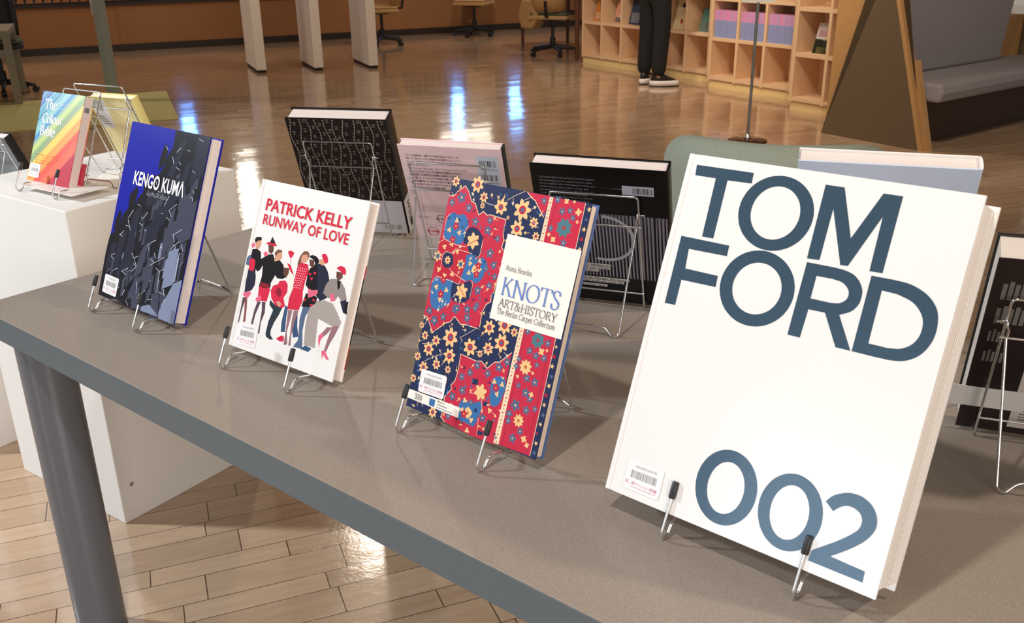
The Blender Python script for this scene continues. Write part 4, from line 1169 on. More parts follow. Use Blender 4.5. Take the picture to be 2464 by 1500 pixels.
['sand',[171,3238,193,3276,199,3272,177,3235]],
['*','sand',19.6,327.4,2.5,3,0.4,1.04],
['sand',[1194,2543,1170,2511,1164,2516,1189,2547]],
['*','sand',116.7,251.3,2.6,3,0.4,4.06],
['cream',[319,849,343,812,337,808,313,845]],
['*','cream',34.0,81.0,1.9,3,0.4,5.3],
['slate',[1029,2205,1065,2181,1061,2175,1026,2199]],
['*','slate',106.3,217.8,2.5,3,0.4,5.7],
['cream',[1360,2535,1381,2471,1374,2469,1353,2533]],
['*','cream',137.8,247.0,1.6,3,0.4,5.03],
['sand',[1761,3176,1729,3104,1722,3106,1754,3179]],
['*','sand',172.5,310.5,2.3,3,0.4,4.3],
['cream',[1212,1676,1253,1617,1248,1613,1207,1672]],
['*','cream',125.1,161.5,2.1,3,0.4,5.32],
['slate',[1028,1769,982,1822,988,1827,1033,1774]],
['*','slate',98.5,182.4,2.4,3,0.4,2.28],
['blue',[90,506,99,555,106,554,96,505]],
['*','blue',10.3,55.4,2.5,3,0.4,1.38],
['blue',[207,768,254,767,254,760,206,761]],
['*','blue',25.4,76.4,1.8,3,0.4,6.26],
['blue',[66,687,97,626,91,623,59,684]],
['*','blue',9.4,62.4,2.1,3,0.4,5.19],
['cream',[1297,1296,1332,1338,1338,1333,1302,1291]],
['*','cream',133.5,133.6,2.0,3,0.4,0.88],
['slate',[802,2480,863,2448,860,2442,799,2474]],
['*','slate',86.1,244.5,1.7,3,0.4,5.8],
['slate',[1359,88,1293,115,1295,122,1362,94]],
['*','slate',129.4,11.9,2.2,3,0.4,2.75],
['cream',[475,2453,422,2439,421,2446,474,2460]],
['*','cream',42.1,244.3,2.3,3,0.4,3.4],
['blue',[1225,1874,1189,1926,1195,1930,1231,1878]],
['*','blue',119.2,192.8,1.6,3,0.4,2.17],
['slate',[1134,647,1167,699,1173,695,1140,643]],
['*','slate',117.0,69.7,2.2,3,0.4,1.0],
['slate',[109,2729,140,2699,135,2694,104,2724]],
['*','slate',13.7,269.6,2.4,3,0.4,5.49],
['navy',[1110,1787,1107,1829,1114,1830,1117,1788]],
['*','navy',111.0,182.9,2.5,3,0.4,1.65],
['slate',[1352,207,1401,266,1406,262,1357,202]],
['*','slate',140.3,26.4,1.6,3,0.4,0.88],
['navy',[968,2841,992,2805,987,2801,963,2837]],
['*','navy',99.0,280.3,2.3,3,0.4,5.31],
['blue',[1439,2608,1486,2618,1488,2611,1441,2601]],
['*','blue',148.7,261.5,2.6,3,0.4,0.2],
['slate',[1463,712,1530,675,1527,668,1460,706]],
['*','slate',152.8,67.1,1.6,3,0.4,5.77],
['sand',[65,983,9,976,8,983,64,990]],
['*','sand',0.8,98.0,2.1,3,0.4,3.25],
['sand',[622,550,643,614,650,612,629,548]],
['*','sand',64.6,61.3,2.3,3,0.4,1.26],
['cream',[274,397,278,344,271,343,267,396]],
['*','cream',27.5,34.4,2.3,3,0.4,4.79],
['sand',[1082,43,1131,57,1133,50,1084,37]],
['*','sand',113.2,5.4,2.0,3,0.4,0.27],
['navy',[1009,854,976,821,971,826,1004,859]],
['*','navy',97.4,82.3,2.6,3,0.4,3.93],
['navy',[1106,125,1033,97,1030,104,1104,132]],
['*','navy',103.2,10.1,2.6,3,0.4,3.51],
['navy',[916,958,871,1007,876,1012,921,963]],
['*','navy',87.4,101.0,1.7,3,0.4,2.32],
['sand',[828,3188,805,3244,812,3247,834,3190]],
['*','sand',80.9,324.5,2.5,3,0.4,1.95],
['cream',[487,3175,448,3205,452,3211,491,3180]],
['*','cream',45.0,320.8,2.5,3,0.4,2.47],
['cream',[631,148,653,200,660,197,637,146]],
['*','cream',65.6,19.9,2.6,3,0.4,1.16],
['sand',[1030,1646,1083,1624,1080,1618,1028,1640]],
['*','sand',108.2,162.1,1.7,3,0.4,5.89],
['slate',[347,1500,278,1489,277,1496,346,1507]],
['*','slate',27.8,149.2,1.9,3,0.4,3.3],
['cream',[262,1558,257,1488,250,1488,255,1558]],
['*','cream',25.3,148.8,2.5,3,0.4,4.64],
['sand',[1634,388,1700,352,1697,345,1631,381]],
['*','sand',169.9,34.9,2.4,3,0.4,5.79],
['sand',[1692,941,1671,977,1677,980,1698,945]],
['*','sand',167.4,97.9,2.4,3,0.4,2.11],
['blue',[1254,2063,1262,2015,1255,2013,1247,2062]],
['*','blue',125.8,201.4,2.0,3,0.4,4.87],
['sand',[776,1417,801,1380,795,1376,770,1413]],
['*','sand',79.8,137.8,2.4,3,0.4,5.31],
['sand',[778,1226,830,1178,825,1173,773,1220]],
['*','sand',82.7,117.6,1.7,3,0.4,5.54],
['cream',[1211,3257,1221,3186,1214,3185,1204,3256]],
['*','cream',121.8,318.5,2.5,3,0.4,4.86],
['cream',[469,2033,495,2094,501,2092,476,2031]],
['*','cream',49.8,209.3,1.8,3,0.4,1.17],
['sand',[46,3176,82,3137,77,3133,41,3171]],
['*','sand',7.9,313.5,1.6,3,0.4,5.47],
['sand',[828,817,847,753,840,751,822,815]],
['*','sand',84.3,75.2,2.0,3,0.4,4.99],
['cream',[401,2631,461,2656,464,2649,404,2624]],
['*','cream',46.2,265.2,1.8,3,0.4,0.4],
['navy',[1425,750,1484,755,1484,748,1425,743]],
['*','navy',148.4,75.1,1.9,3,0.4,0.09],
['blue',[759,499,761,423,754,422,752,499]],
['*','blue',75.7,42.2,2.2,3,0.4,4.74],
['navy',[217,2818,181,2876,187,2880,223,2822]],
['*','navy',18.4,287.8,1.7,3,0.4,2.12],
['navy',[1288,279,1334,340,1340,336,1294,275]],
['*','navy',133.7,33.8,2.3,3,0.4,0.92],
['sand',[1666,2656,1705,2716,1711,2712,1672,2652]],
['*','sand',170.8,271.4,2.3,3,0.4,0.99],
['sand',[1178,2001,1206,2071,1212,2068,1184,1999]],
['*','sand',120.9,207.0,2.3,3,0.4,1.19],
['sand',[1516,129,1449,127,1449,134,1516,136]],
['*','sand',144.9,13.1,2.1,3,0.4,3.18],
['navy',[530,2759,535,2712,528,2711,523,2758]],
['*','navy',53.2,271.1,2.2,3,0.4,4.83],
['cream',[62,1345,24,1318,20,1324,58,1351]],
['*','cream',2.2,132.1,2.2,3,0.4,3.76],
['sand',[887,842,931,826,929,820,885,835]],
['*','sand',93.0,82.3,1.6,3,0.4,5.95],
['navy',[844,1747,876,1781,881,1776,849,1742]],
['*','navy',87.9,177.9,2.2,3,0.4,0.8],
['cream',[1772,2504,1823,2532,1826,2526,1775,2498]],
['*','cream',182.5,252.9,1.9,3,0.4,0.49],
['sand',[1026,2010,991,1980,986,1985,1022,2015]],
['*','sand',98.9,198.2,2.5,3,0.4,3.84],
['blue',[860,1275,835,1317,841,1320,866,1279]],
['*','blue',83.8,131.9,1.6,3,0.4,2.1],
['blue',[1402,2539,1431,2569,1436,2564,1407,2534]],
['*','blue',143.4,256.6,2.0,3,0.4,0.8],
['sand',[780,1329,848,1341,849,1334,781,1322]],
['*','sand',84.9,133.8,2.1,3,0.4,0.17],
['sand',[1450,389,1455,344,1448,343,1443,389]],
['*','sand',145.2,34.3,2.5,3,0.4,4.82],
['sand',[1249,526,1181,528,1181,535,1249,533]],
['*','sand',118.1,53.2,1.6,3,0.4,3.1],
['sand',[907,3251,944,3232,940,3226,904,3245]],
['*','sand',94.2,322.9,2.5,3,0.4,5.81],
['blue',[1703,2557,1751,2580,1754,2574,1706,2551]],
['*','blue',175.2,257.7,2.3,3,0.4,0.46],
['cream',[347,79,320,122,325,125,353,83]],
['*','cream',32.3,12.4,1.9,3,0.4,2.14],
['slate',[1035,637,1074,588,1068,583,1030,632]],
['*','slate',107.1,58.5,2.2,3,0.4,5.38],
['navy',[503,2949,543,2988,548,2983,508,2944]],
['*','navy',54.5,298.6,2.1,3,0.4,0.78],
['navy',[350,2812,298,2808,298,2815,349,2819]],
['*','navy',29.8,281.1,2.5,3,0.4,3.23],
['sand',[1266,2018,1258,1958,1252,1959,1259,2019]],
['*','sand',125.5,195.8,1.9,3,0.4,4.58],
['sand',[1200,2312,1247,2281,1243,2276,1196,2306]],
['*','sand',124.5,227.9,2.1,3,0.4,5.71],
['sand',[965,260,977,203,971,202,958,259]],
['*','sand',97.4,20.2,2.4,3,0.4,4.93],
['blue',[1827,3095,1776,3122,1779,3128,1830,3101]],
['*','blue',177.7,312.5,2.0,3,0.4,2.65],
['sand',[429,1281,418,1332,425,1334,436,1282]],
['*','sand',42.2,133.3,2.5,3,0.4,1.78],
['cream',[478,3090,491,3132,498,3130,485,3088]],
['*','cream',49.4,313.1,2.2,3,0.4,1.27],
['navy',[115,3177,168,3183,168,3176,116,3170]],
['*','navy',16.8,318.0,2.0,3,0.4,0.11],
['slate',[1748,285,1689,281,1689,288,1748,292]],
['*','slate',168.9,28.5,2.3,3,0.4,3.2],
['navy',[1390,309,1346,307,1346,314,1390,316]],
['*','navy',134.6,31.1,2.3,3,0.4,3.19],
['navy',[909,2270,936,2334,942,2332,915,2267]],
['*','navy',93.9,233.3,2.0,3,0.4,1.17],
['sand',[1582,466,1533,451,1531,458,1580,473]],
['*','sand',153.2,45.5,2.4,3,0.4,3.43],
['blue',[1287,2723,1310,2763,1316,2760,1293,2719]],
['*','blue',131.3,276.2,2.6,3,0.4,1.05],
['sand',[243,104,276,156,282,153,249,101]],
['*','sand',27.9,15.4,2.2,3,0.4,1.0],
['cream',[623,1654,631,1706,638,1705,630,1653]],
['*','cream',63.4,170.5,2.0,3,0.4,1.43],
['sand',[186,1160,233,1159,233,1152,186,1153]],
['*','sand',23.3,115.5,2.3,3,0.4,6.26],
['sand',[342,295,337,222,330,223,335,295]],
['*','sand',33.4,22.2,1.6,3,0.4,4.65],
['slate',[1562,571,1555,646,1562,646,1569,571]],
['*','slate',155.9,64.6,2.3,3,0.4,1.66],
['navy',[846,539,894,503,890,497,842,533]],
['*','navy',89.2,50.0,2.2,3,0.4,5.64],
['sand',[100,50,167,47,166,40,100,43]],
['*','sand',16.6,4.3,2.4,3,0.4,6.23],
['cream',[692,2351,666,2317,661,2321,686,2355]],
['*','cream',66.3,231.9,2.1,3,0.4,4.07],
['sand',[1055,2791,992,2795,993,2802,1055,2798]],
['*','sand',99.3,279.9,1.8,3,0.4,3.08],
['sand',[1247,593,1177,555,1174,561,1244,599]],
['*','sand',117.5,55.8,2.0,3,0.4,3.63],
['navy',[1282,923,1331,919,1330,912,1282,916]],
['*','navy',133.0,91.6,2.5,3,0.4,6.2],
['sand',[1035,1923,1090,1974,1095,1968,1040,1918]],
['*','sand',109.3,197.1,2.3,3,0.4,0.74],
['sand',[1185,2656,1238,2683,1241,2677,1189,2650]],
['*','sand',124.0,268.0,2.0,3,0.4,0.48],
['sand',[1046,3292,1045,3245,1038,3245,1039,3292]],
['*','sand',104.2,324.5,1.9,3,0.4,4.7],
['cream',[1559,3168,1607,3197,1611,3191,1563,3162]],
['*','cream',160.9,319.4,2.5,3,0.4,0.54],
['blue',[1796,704,1752,742,1757,747,1801,709]],
['*','blue',175.5,74.5,2.1,3,0.4,2.43],
['cream',[375,1643,369,1596,362,1596,368,1644]],
['*','cream',36.6,159.6,2.1,3,0.4,4.59],
['slate',[905,2638,912,2714,919,2713,912,2638]],
['*','slate',91.6,271.3,2.1,3,0.4,1.47],
['cream',[1838,231,1797,189,1792,193,1833,236]],
['*','cream',179.5,19.1,2.1,3,0.4,3.95],
['slate',[415,2753,461,2817,466,2813,421,2749]],
['*','slate',46.4,281.5,2.0,3,0.4,0.96],
['sand',[358,570,288,582,289,589,359,577]],
['*','sand',28.9,58.6,1.6,3,0.4,2.97],
['cream',[56,1234,71,1307,78,1305,63,1232]],
['*','cream',7.4,130.6,1.7,3,0.4,1.37],
['slate',[1461,521,1515,572,1520,567,1465,516]],
['*','slate',151.8,57.0,1.7,3,0.4,0.76],
['blue',[526,673,516,600,509,601,519,674]],
['*','blue',51.2,60.0,2.3,3,0.4,4.58],
['navy',[1641,98,1628,162,1635,163,1648,99]],
['*','navy',163.1,16.2,2.1,3,0.4,1.77],
['sand',[923,230,872,268,876,274,927,236]],
['*','sand',87.4,27.1,2.2,3,0.4,2.5],
['navy',[1720,121,1760,114,1759,107,1719,114]],
['*','navy',175.9,11.0,2.1,3,0.4,6.11],
['sand',[537,490,483,446,478,452,533,495]],
['*','sand',48.1,44.9,1.7,3,0.4,3.81],
['cream',[299,2374,326,2343,321,2338,294,2369]],
['*','cream',32.4,234.1,2.1,3,0.4,5.44],
['blue',[1079,1324,1125,1284,1120,1278,1075,1319]],
['*','blue',112.2,128.1,1.8,3,0.4,5.55],
['sand',[1100,1610,1119,1647,1125,1644,1106,1606]],
['*','sand',112.2,164.5,2.5,3,0.4,1.08],
['blue',[1712,2610,1635,2597,1634,2603,1711,2617]],
['*','blue',163.5,260.0,2.3,3,0.4,3.32],
['sand',[953,339,999,387,1004,382,958,334]],
['*','sand',100.1,38.5,2.5,3,0.4,0.81],
['blue',[1489,2486,1543,2507,1546,2500,1492,2480]],
['*','blue',154.4,250.3,2.6,3,0.4,0.36],
['navy',[1014,1439,1083,1427,1082,1420,1013,1432]],
['*','navy',108.2,142.4,2.6,3,0.4,6.12],
['blue',[939,1367,879,1417,883,1422,944,1373]],
['*','blue',88.1,141.9,2.0,3,0.4,2.46],
['cream',[425,553,367,520,364,526,422,559]],
['*','cream',36.5,52.3,1.6,3,0.4,3.66],
['sand',[1607,2844,1538,2833,1537,2840,1606,2851]],
['*','sand',153.7,283.6,2.4,3,0.4,3.3],
['blue',[829,3099,784,3116,787,3122,832,3105]],
['*','blue',78.6,311.9,1.6,3,0.4,2.79],
['cream',[1831,451,1758,441,1757,448,1830,458]],
['*','cream',175.7,44.4,1.9,3,0.4,3.28],
['blue',[397,137,448,150,449,143,398,130]],
['*','blue',44.9,14.7,2.5,3,0.4,0.25],
['navy',[1274,2479,1239,2532,1245,2536,1280,2483]],
['*','navy',124.2,253.4,1.9,3,0.4,2.16],
['sand',[518,222,557,190,552,185,513,217]],
['*','sand',55.5,18.8,2.1,3,0.4,5.6],
['sand',[1523,1181,1577,1133,1572,1127,1518,1175]],
['*','sand',157.4,113.0,1.6,3,0.4,5.56],
['slate',[1154,2764,1152,2842,1159,2842,1161,2765]],
['*','slate',115.5,284.2,2.3,3,0.4,1.6],
['blue',[746,450,757,376,750,375,739,449]],
['*','blue',75.4,37.6,1.8,3,0.4,4.86],
['navy',[132,2831,93,2797,88,2802,128,2836]],
['*','navy',9.0,279.9,1.9,3,0.4,3.85],
['cream',[680,1697,725,1681,723,1674,678,1690]],
['*','cream',72.4,167.8,1.7,3,0.4,5.94],
['cream',[476,910,447,942,453,946,481,915]],
['*','cream',45.0,94.4,1.8,3,0.4,2.3],
['blue',[522,879,486,859,483,865,518,885]],
['*','blue',48.5,86.2,1.7,3,0.4,3.66],
['slate',[1476,476,1499,522,1505,519,1483,473]],
['*','slate',150.2,52.1,2.2,3,0.4,1.12],
['blue',[292,438,308,399,301,397,285,436]],
['*','blue',30.5,39.8,2.5,3,0.4,5.1],
['sand',[1650,887,1696,880,1695,873,1649,880]],
['*','sand',169.5,87.6,1.9,3,0.4,6.14],
['cream',[134,1941,107,1898,101,1902,128,1945]],
['*','cream',10.4,190.0,1.7,3,0.4,4.15],
['sand',[1098,860,1121,904,1127,901,1105,857]],
['*','sand',112.4,90.3,2.0,3,0.4,1.11],
['cream',[1414,1623,1365,1595,1362,1601,1411,1629]],
['*','cream',136.3,159.8,2.0,3,0.4,3.67],
['slate',[384,2708,333,2692,331,2699,382,2715]],
['*','slate',33.2,269.6,2.1,3,0.4,3.44],
['cream',[303,1559,296,1633,303,1633,310,1560]],
['*','cream',30.0,163.3,2.4,3,0.4,1.66],
['cream',[182,504,154,450,148,454,176,507]],
['*','cream',15.1,45.2,2.4,3,0.4,4.23],
['sand',[631,512,580,570,585,575,636,517]],
['*','sand',58.2,57.3,2.0,3,0.4,2.3],
['blue',[1684,2764,1731,2701,1726,2697,1678,2760]],
['*','blue',172.9,269.9,1.7,3,0.4,5.36],
['navy',[969,2689,1022,2684,1021,2677,968,2682]],
['*','navy',102.1,268.0,2.1,3,0.4,6.2],
['cream',[15,1728,74,1710,72,1703,13,1721]],
['*','cream',7.3,170.6,1.9,3,0.4,5.99],
['cream',[46,2561,72,2517,66,2514,40,2557]],
['*','cream',6.9,251.6,1.8,3,0.4,5.25],
['sand',[1329,930,1352,997,1359,994,1336,928]],
['*','sand',135.6,99.6,2.3,3,0.4,1.23],
['navy',[435,2694,381,2725,385,2731,439,2700]],
['*','navy',38.3,272.8,1.6,3,0.4,2.62],
['sand',[585,345,535,361,537,367,587,352]],
['*','sand',53.6,36.4,1.7,3,0.4,2.84],
['cream',[407,1559,424,1611,430,1609,414,1557]],
['*','cream',42.7,161.0,2.0,3,0.4,1.26],
['blue',[790,1109,825,1172,832,1169,796,1105]],
['*','blue',82.9,117.1,1.8,3,0.4,1.06],
['blue',[806,1044,844,1082,849,1077,811,1039]],
['*','blue',84.6,107.9,2.1,3,0.4,0.78],
['blue',[134,243,188,244,188,237,134,236]],
['*','blue',18.8,24.1,1.7,3,0.4,0.02],
['cream',[707,3133,815,3114,814,3108,706,3127]],
['cream',[811,3114,921,3116,921,3110,811,3108]],
['cream',[1099,3213,1232,3301,1236,3296,1103,3208]],
['cream',[1229,3299,1388,3382,1391,3376,1232,3293]],
['cream',[1346,3234,1526,3327,1529,3321,1349,3229]],
['cream',[1544,3076,1743,2932,1740,2927,1541,3072]],
['cream',[371,1070,466,1126,469,1120,374,1065]],
['cream',[79,952,283,1019,285,1013,81,946]],
['cream',[548,920,376,837,373,842,546,926]],
['cream',[380,839,139,674,136,679,376,844]],
['cream',[789,1219,1025,1396,1029,1391,793,1214]],
['cream',[1109,1093,1255,1146,1257,1140,1111,1087]],
['cream',[1251,1144,1441,1237,1444,1231,1254,1139]],
['cream',[-16,913,114,740,109,736,-21,909]],
['cream',[533,1337,589,1257,584,1253,528,1334]],
['cream',[208,146,245,58,240,56,202,143]],
['panel',[1242,2772,2513,2771,2498,1607,1236,1601]],
['panel',[11,255,1048,275,1056,127,-10,123]],
['blue',[450,238,565,244,573,140,460,141]],
],
}
BOX = {'tom_label': [23.2, 44.0, 72.0, 44.5, 74.1, 9.1, 23.1, 9.1], 'kengo_title': [45.0, 211.3, 249.3, 263.5], 'kengo_sub': [96.0, 165.2, 206.7, 214.3], 'kengo_label': [11.8, 41.8, 60.1, 41.7, 61.9, 5.9, 11.2, 7.1], 'pat_t1': [23.5, 221.0, 237.1, 254.7], 'pat_t2': [23.6, 221.6, 214.3, 229.3], 'pat_label': [19.0, 41.8, 64.6, 45.1, 64.8, 9.0, 15.3, 5.9], 'k_anna': [134.0, 181.1, 231.8, 237.7], 'k_knots': [133.7, 236.4, 198.1, 219.9], 'k_art': [135.0, 236.1, 181.5, 191.4], 'k_berlin': [134.0, 236.7, 171.2, 177.2], 'k_skira': [15.7, 31.8, 14.8, 22.5], 'k_mus': [60.8, 94.6, 14.2, 25.2], 'knots_label': [18.7, 60.5, 69.1, 62.1, 71.6, 29.4, 18.7, 27.0], 'b_the': [21.3, 65.5, 178.2, 200.3], 'b_colour': [19.9, 100.2, 145.7, 165.6], 'b_bible': [19.2, 78.1, 114.3, 134.4], 'b_jp': [73.1, 120.9, 188.0, 196.6], 'b_jp2': [68.7, 104.8, 179.6, 183.9], 'b_sub': [21.9, 127.5, 47.2, 68.5], 'bible_label': [3.5, 42.2, 46.4, 42.2, 48.9, 8.8, 6.3, 9.7]}
FIT = {'tom': [-0.72752, 0.4018, 0.33038, 0.41119, 0.10863, 0.98833, 0.01227, 0.771], 'pat': [-0.63749, 0.39324, 0.24886, 0.28367, -0.47816, 1.47118, -0.00561, 0.7545], 'knots': [-0.7501, 0.36238, 0.25072, 0.33806, -0.15766, 1.24417, 0.02404, 0.7525], 'kengo': [-0.69949, 0.3827, 0.25768, 0.33625, -0.79461, 1.72037, 0.0039, 0.7555], 'bible': [-0.58329, 0.40818, 0.16939, 0.22102, -1.18833, 2.30324, 0.00041, 0.8395]}

# ------------------------------------------------------------ books
def page_mat(name, base, tint, scale=900):
    m = bpy.data.materials.new(name); m.use_nodes = True; nt = m.node_tree; b = nt.nodes['Principled BSDF']; b.inputs['Roughness'].default_value = .75
    tc = nt.nodes.new('ShaderNodeTexCoord'); sp = nt.nodes.new('ShaderNodeSeparateXYZ'); nt.links.new(tc.outputs['Object'], sp.inputs[0])
    n = nt.nodes.new('ShaderNodeTexNoise'); n.noise_dimensions = '1D'; n.inputs['Scale'].default_value = scale; n.inputs['Detail'].default_value = 2; nt.links.new(sp.outputs['Y'], n.inputs['W'])
    r = nt.nodes.new('ShaderNodeValToRGB'); r.color_ramp.elements[0].position = .42; r.color_ramp.elements[1].position = .58
    r.color_ramp.elements[0].color = tint+(1,); r.color_ramp.elements[1].color = base+(1,)
    nt.links.new(n.outputs['Fac'], r.inputs[0]); nt.links.new(r.outputs[0], b.inputs['Base Color'])
    return m
PG = page_mat('page_edges', srgb(240, 228, 222), srgb(214, 200, 194), 700)
PGT = page_mat('page_edges_grey_sections', srgb(246, 240, 234), srgb(196, 188, 182), 260)
PGC = page_mat('page_edges_cream', srgb(236, 214, 190), srgb(228, 204, 180), 500)
def book(label, loc, yaw, tilt, roll, W, H, T, front, back, spine, pages, art=None, backart=None, board=.0022, group=None, groove=False, over=.003, spineart=None):
    """front cover faces local -Y, spine on local -X; the Empty sits at the middle of the lower front edge"""
    t = thing('book', label, 'book', loc, yaw, group)
    t.rotation_euler = (Matrix.Rotation(yaw, 3, 'Z') @ Matrix.Rotation(-tilt, 3, 'X') @ Matrix.Rotation(-roll, 3, 'Y')).to_euler()
    x0, x1 = -W/2, W/2
    q = MB()
    if groove:
        prof = [(x0+.001, 0), (x0+.0065, 0), (x0+.0085, .0011), (x0+.0115, .0011), (x0+.0135, 0), (x1, 0), (x1, board), (x0+.001, board)]
        q.prism([(x, y, 0) for x, y in prof], (0, 0, H), front)
    else: q.box(x0+.001, x1, 0, board, 0, H, front)
    if art: art(q, lambda x, y, l: (x0+x/1000, -l, y/1000))
    q.build('front_cover', t)
    q = MB(); q.box(x0+.001, x1, T-board, T, 0, H, back)
    if backart: backart(q, lambda x, y, l: (x1-x/1000, T+l, y/1000))
    q.build('back_cover', t)
    q = MB()
    n = 6; rr = .0012
    prof = [(x0+.001, 0)]+[(x0-rr*math.sin(PI*i/n)*.9, T*i/n) for i in range(1, n)]+[(x0+.001, T), (x0+.0035, T-.0002), (x0+.0035, .0002)]
    q.prism([(x, y, 0) for x, y in prof], (0, 0, H), spine)
    if spineart: spineart(q, lambda x, y, l: (x0-rr-l, x/1000, y/1000))
    q.build('spine', t)
    q = MB(); q.box(x0+.0036, x1-over, board+.0001, T-board-.0001, over, H-over, pages); q.build('page_block', t)
    return t
def art_from(key, colors, extra=None):
    def f(q, place):
        A = Art()
        for it in ART[key]:
            if it[0] == '*':       # a rosette: colour, x, y, r, petals, waist, turn
                _, c_, x, y, r, n, w_, ph = it; L = []
                for k in range(n):
                    for da, f_ in ((-.5, w_), (-.26, .84), (0, 1.04), (.26, .84)): a_ = ph+2*PI*(k+da)/n; L.append((x+r*f_*math.cos(a_), y+r*f_*math.sin(a_)))
                A.poly(colors[c_], L); continue
            if it[0] == 'o': A.poly(colors[it[1]], [(it[2]+it[4]*math.cos(k*PI/5), it[3]+it[4]*math.sin(k*PI/5)) for k in range(10)]); continue
            A.loops(colors[it[0]], [[(l[i]/10, l[i+1]/10) for i in range(0, len(l), 2)] for l in it[1:]])
        A.bake(q, place)
        if extra: extra(q, place)
    return f
def sticker(bk, W, quad, number):
    """library barcode sticker: white, rounded, slightly raised; quad = TL, TR, BR, BL in mm on the front cover"""
    TL, TR, BR, BL = [Vector((quad[i]/1000, quad[i+1]/1000)) for i in (0, 2, 4, 6)]
    c = (TL+TR+BR+BL)/4; ex = ((TR-TL)+(BR-BL)).normalized(); ey = Vector((-ex.y, ex.x))
    w_ = ((TR-TL).length+(BR-BL).length)/2; h_ = ((TL-BL).length+(TR-BR).length)/2
    P = lambda x, y, l: (-W/2+c.x+ex.x*(x-.5)*w_+ey.x*(y-.5)*h_, -.0007-l, c.y+ex.y*(x-.5)*w_+ey.y*(y-.5)*h_)
    q = MB(); r = .07; loop = []
    for cx, cy, a0 in ((1-r, 1-r, 0), (r, 1-r, 90), (r, r, 180), (1-r, r, 270)):
        for k in range(5): a = math.radians(a0+k*22.5); loop.append((cx+r*math.cos(a), cy+r*h_ and cy+r*math.sin(a)))
    q.prism([P(x, y, 0) for x, y in loop], (0, -.0001, 0), M_label)
    rr = random.Random(number); x = .16
    while x < .86:
        wd = rr.choice((.007, .007, .014, .02)); q.add([P(a, b_, .00016) for a, b_ in ((x, .42), (x+wd, .42), (x+wd, .68), (x, .68))], [(0, 1, 2, 3)], M_grey); x += wd+rr.choice((.008, .012, .016))
    PP = lambda x, y, l: P(x, y, .00016)
    put_text(q, PP, M_grey, number, .24, .82, .79, .87)
    put_text(q, PP, M_magenta, 'K', .06, .17, .19, .33, bold=-.01)
    put_text(q, PP, M_magenta, '神戸ファッション美術館', .22, .92, .2, .3, bold=.01, cap=.8)
    q.add([P(a, b_, .00016) for a, b_ in ((.22, .12), (.92, .12), (.92, .135), (.22, .135))], [(0, 1, 2, 3)], M_magenta)
    o = q.build('barcode_sticker', [c for c in bk.children if c.name.startswith('front_cover')][0]); o['label'] = 'white barcode sticker with magenta lettering'
    return o
def front_pose(key):
    a, t, W, H, bx, by, ro, z0 = FIT[key]
    u = Vector((math.cos(a), math.sin(a), 0)); n = Vector((-math.sin(a), math.cos(a), 0)); v = Vector((0, 0, math.cos(t)))+n*math.sin(t)
    u2 = u*math.cos(ro)+v*math.sin(ro)
    return Vector((bx, by, z0))+u2*(W/2), a, t, ro, W, H
ink = lambda n, r, g, b_, ro=.22, coat=.0: mat('print_'+n, srgb(r, g, b_), ro, spec=.3, coat=coat)
# large white book
p, a, ti, ro, W, H = front_pose('tom')
tom = book('largest book, white with big dark teal block capitals and 002 on its cover', p, a, ti, ro, W, H, .0665, M_white, M_white, M_white, PGT, art_from('tom', {'ink': M_ink}), board=.0035, groove=True, over=.005)
sticker(tom, W, BOX['tom_label'], 'N5500539678')
stand(p, a, .0665, 'wire stand under the large white book with big capitals', -.0125, .0058, hx=.081)
# blue architecture book
p, a, ti, ro, W, H = front_pose('kengo')
KB = {'dark': ink('navy_black', 13, 16, 28), 'p1': ink('panel_dark', 34, 38, 56), 'p2': ink('panel_mid', 64, 68, 86), 'p3': ink('panel_light', 128, 138, 164), 'stroke': ink('panel_glint', 222, 228, 238)}
M_blue = ink('ultramarine', 6, 22, 158)
def kengo_art(q, place):
    A = Art(); rr = random.Random(11)
    first = ART['kengo'][0]; W_, H_ = 256, 334
    A.loops(KB['dark'], [[(l[i]/10, l[i+1]/10) for i in range(0, len(l), 2)] for l in first[1:]])
    for it in ART['kengo'][1:5]: A.loops(KB['dark'], [[(l[i]/10, l[i+1]/10) for i in range(0, len(l), 2)] for l in it[1:]])
    for k in range(170):       # leaning slats, lighter towards the foot of the facade
        x = rr.uniform(8, 242); y = rr.uniform(4, 300)
        if y > 40+x*1.05: continue
        wd = rr.uniform(6, 13); h = rr.uniform(18, 46); s = wd*rr.uniform(.3, 1.2); lean = -h*rr.uniform(.0, .1)
        if x+wd > 255 or y+h+s > 332: continue
        v = (x/250)*.5+(1-y/330)*.5+rr.uniform(-.25, .25)
        A.poly(KB['p1'] if v < .55 else KB['p2'] if v < .9 else KB['p3'], [(x, y), (x+wd, y+s), (x+wd+lean, y+h+s), (x+lean, y+h)])
        if rr.random() < .3: A.poly(KB['stroke'], [(x, y), (x+wd, y+s), (x+wd, y+s+.7), (x, y+.3)])
        if rr.random() < .3: A.poly(KB['dark'], [(x+wd, y+s), (x+wd+4, y+s+3), (x+wd+4+lean, y+h), (x+wd+lean, y+h)])
    for it in ART['kengo'][5:]: A.loops(KB[it[0]], [[(l[i]/10, l[i+1]/10) for i in range(0, len(l), 2)] for l in it[1:]])
    A.bake(q, place)
    m = ink('white', 244, 244, 244)
    put_text(q, place, m, 'KENGO KUM\u039b', *BOX['kengo_title'][:2], 222, 247, bold=.022, lift=.001)
    put_text(q, place, ink('soft_grey', 150, 150, 160), 'topography', *BOX['kengo_sub'], bold=0, lift=.001, flip=True, cap=.55)
kb = book('blue and black book with faceted dark slats and white capitals', p, a, ti, ro, W, H, .0265, M_blue, M_blue, M_blue, PG, kengo_art)
sticker(kb, W, BOX['kengo_label'], 'N5500539647')
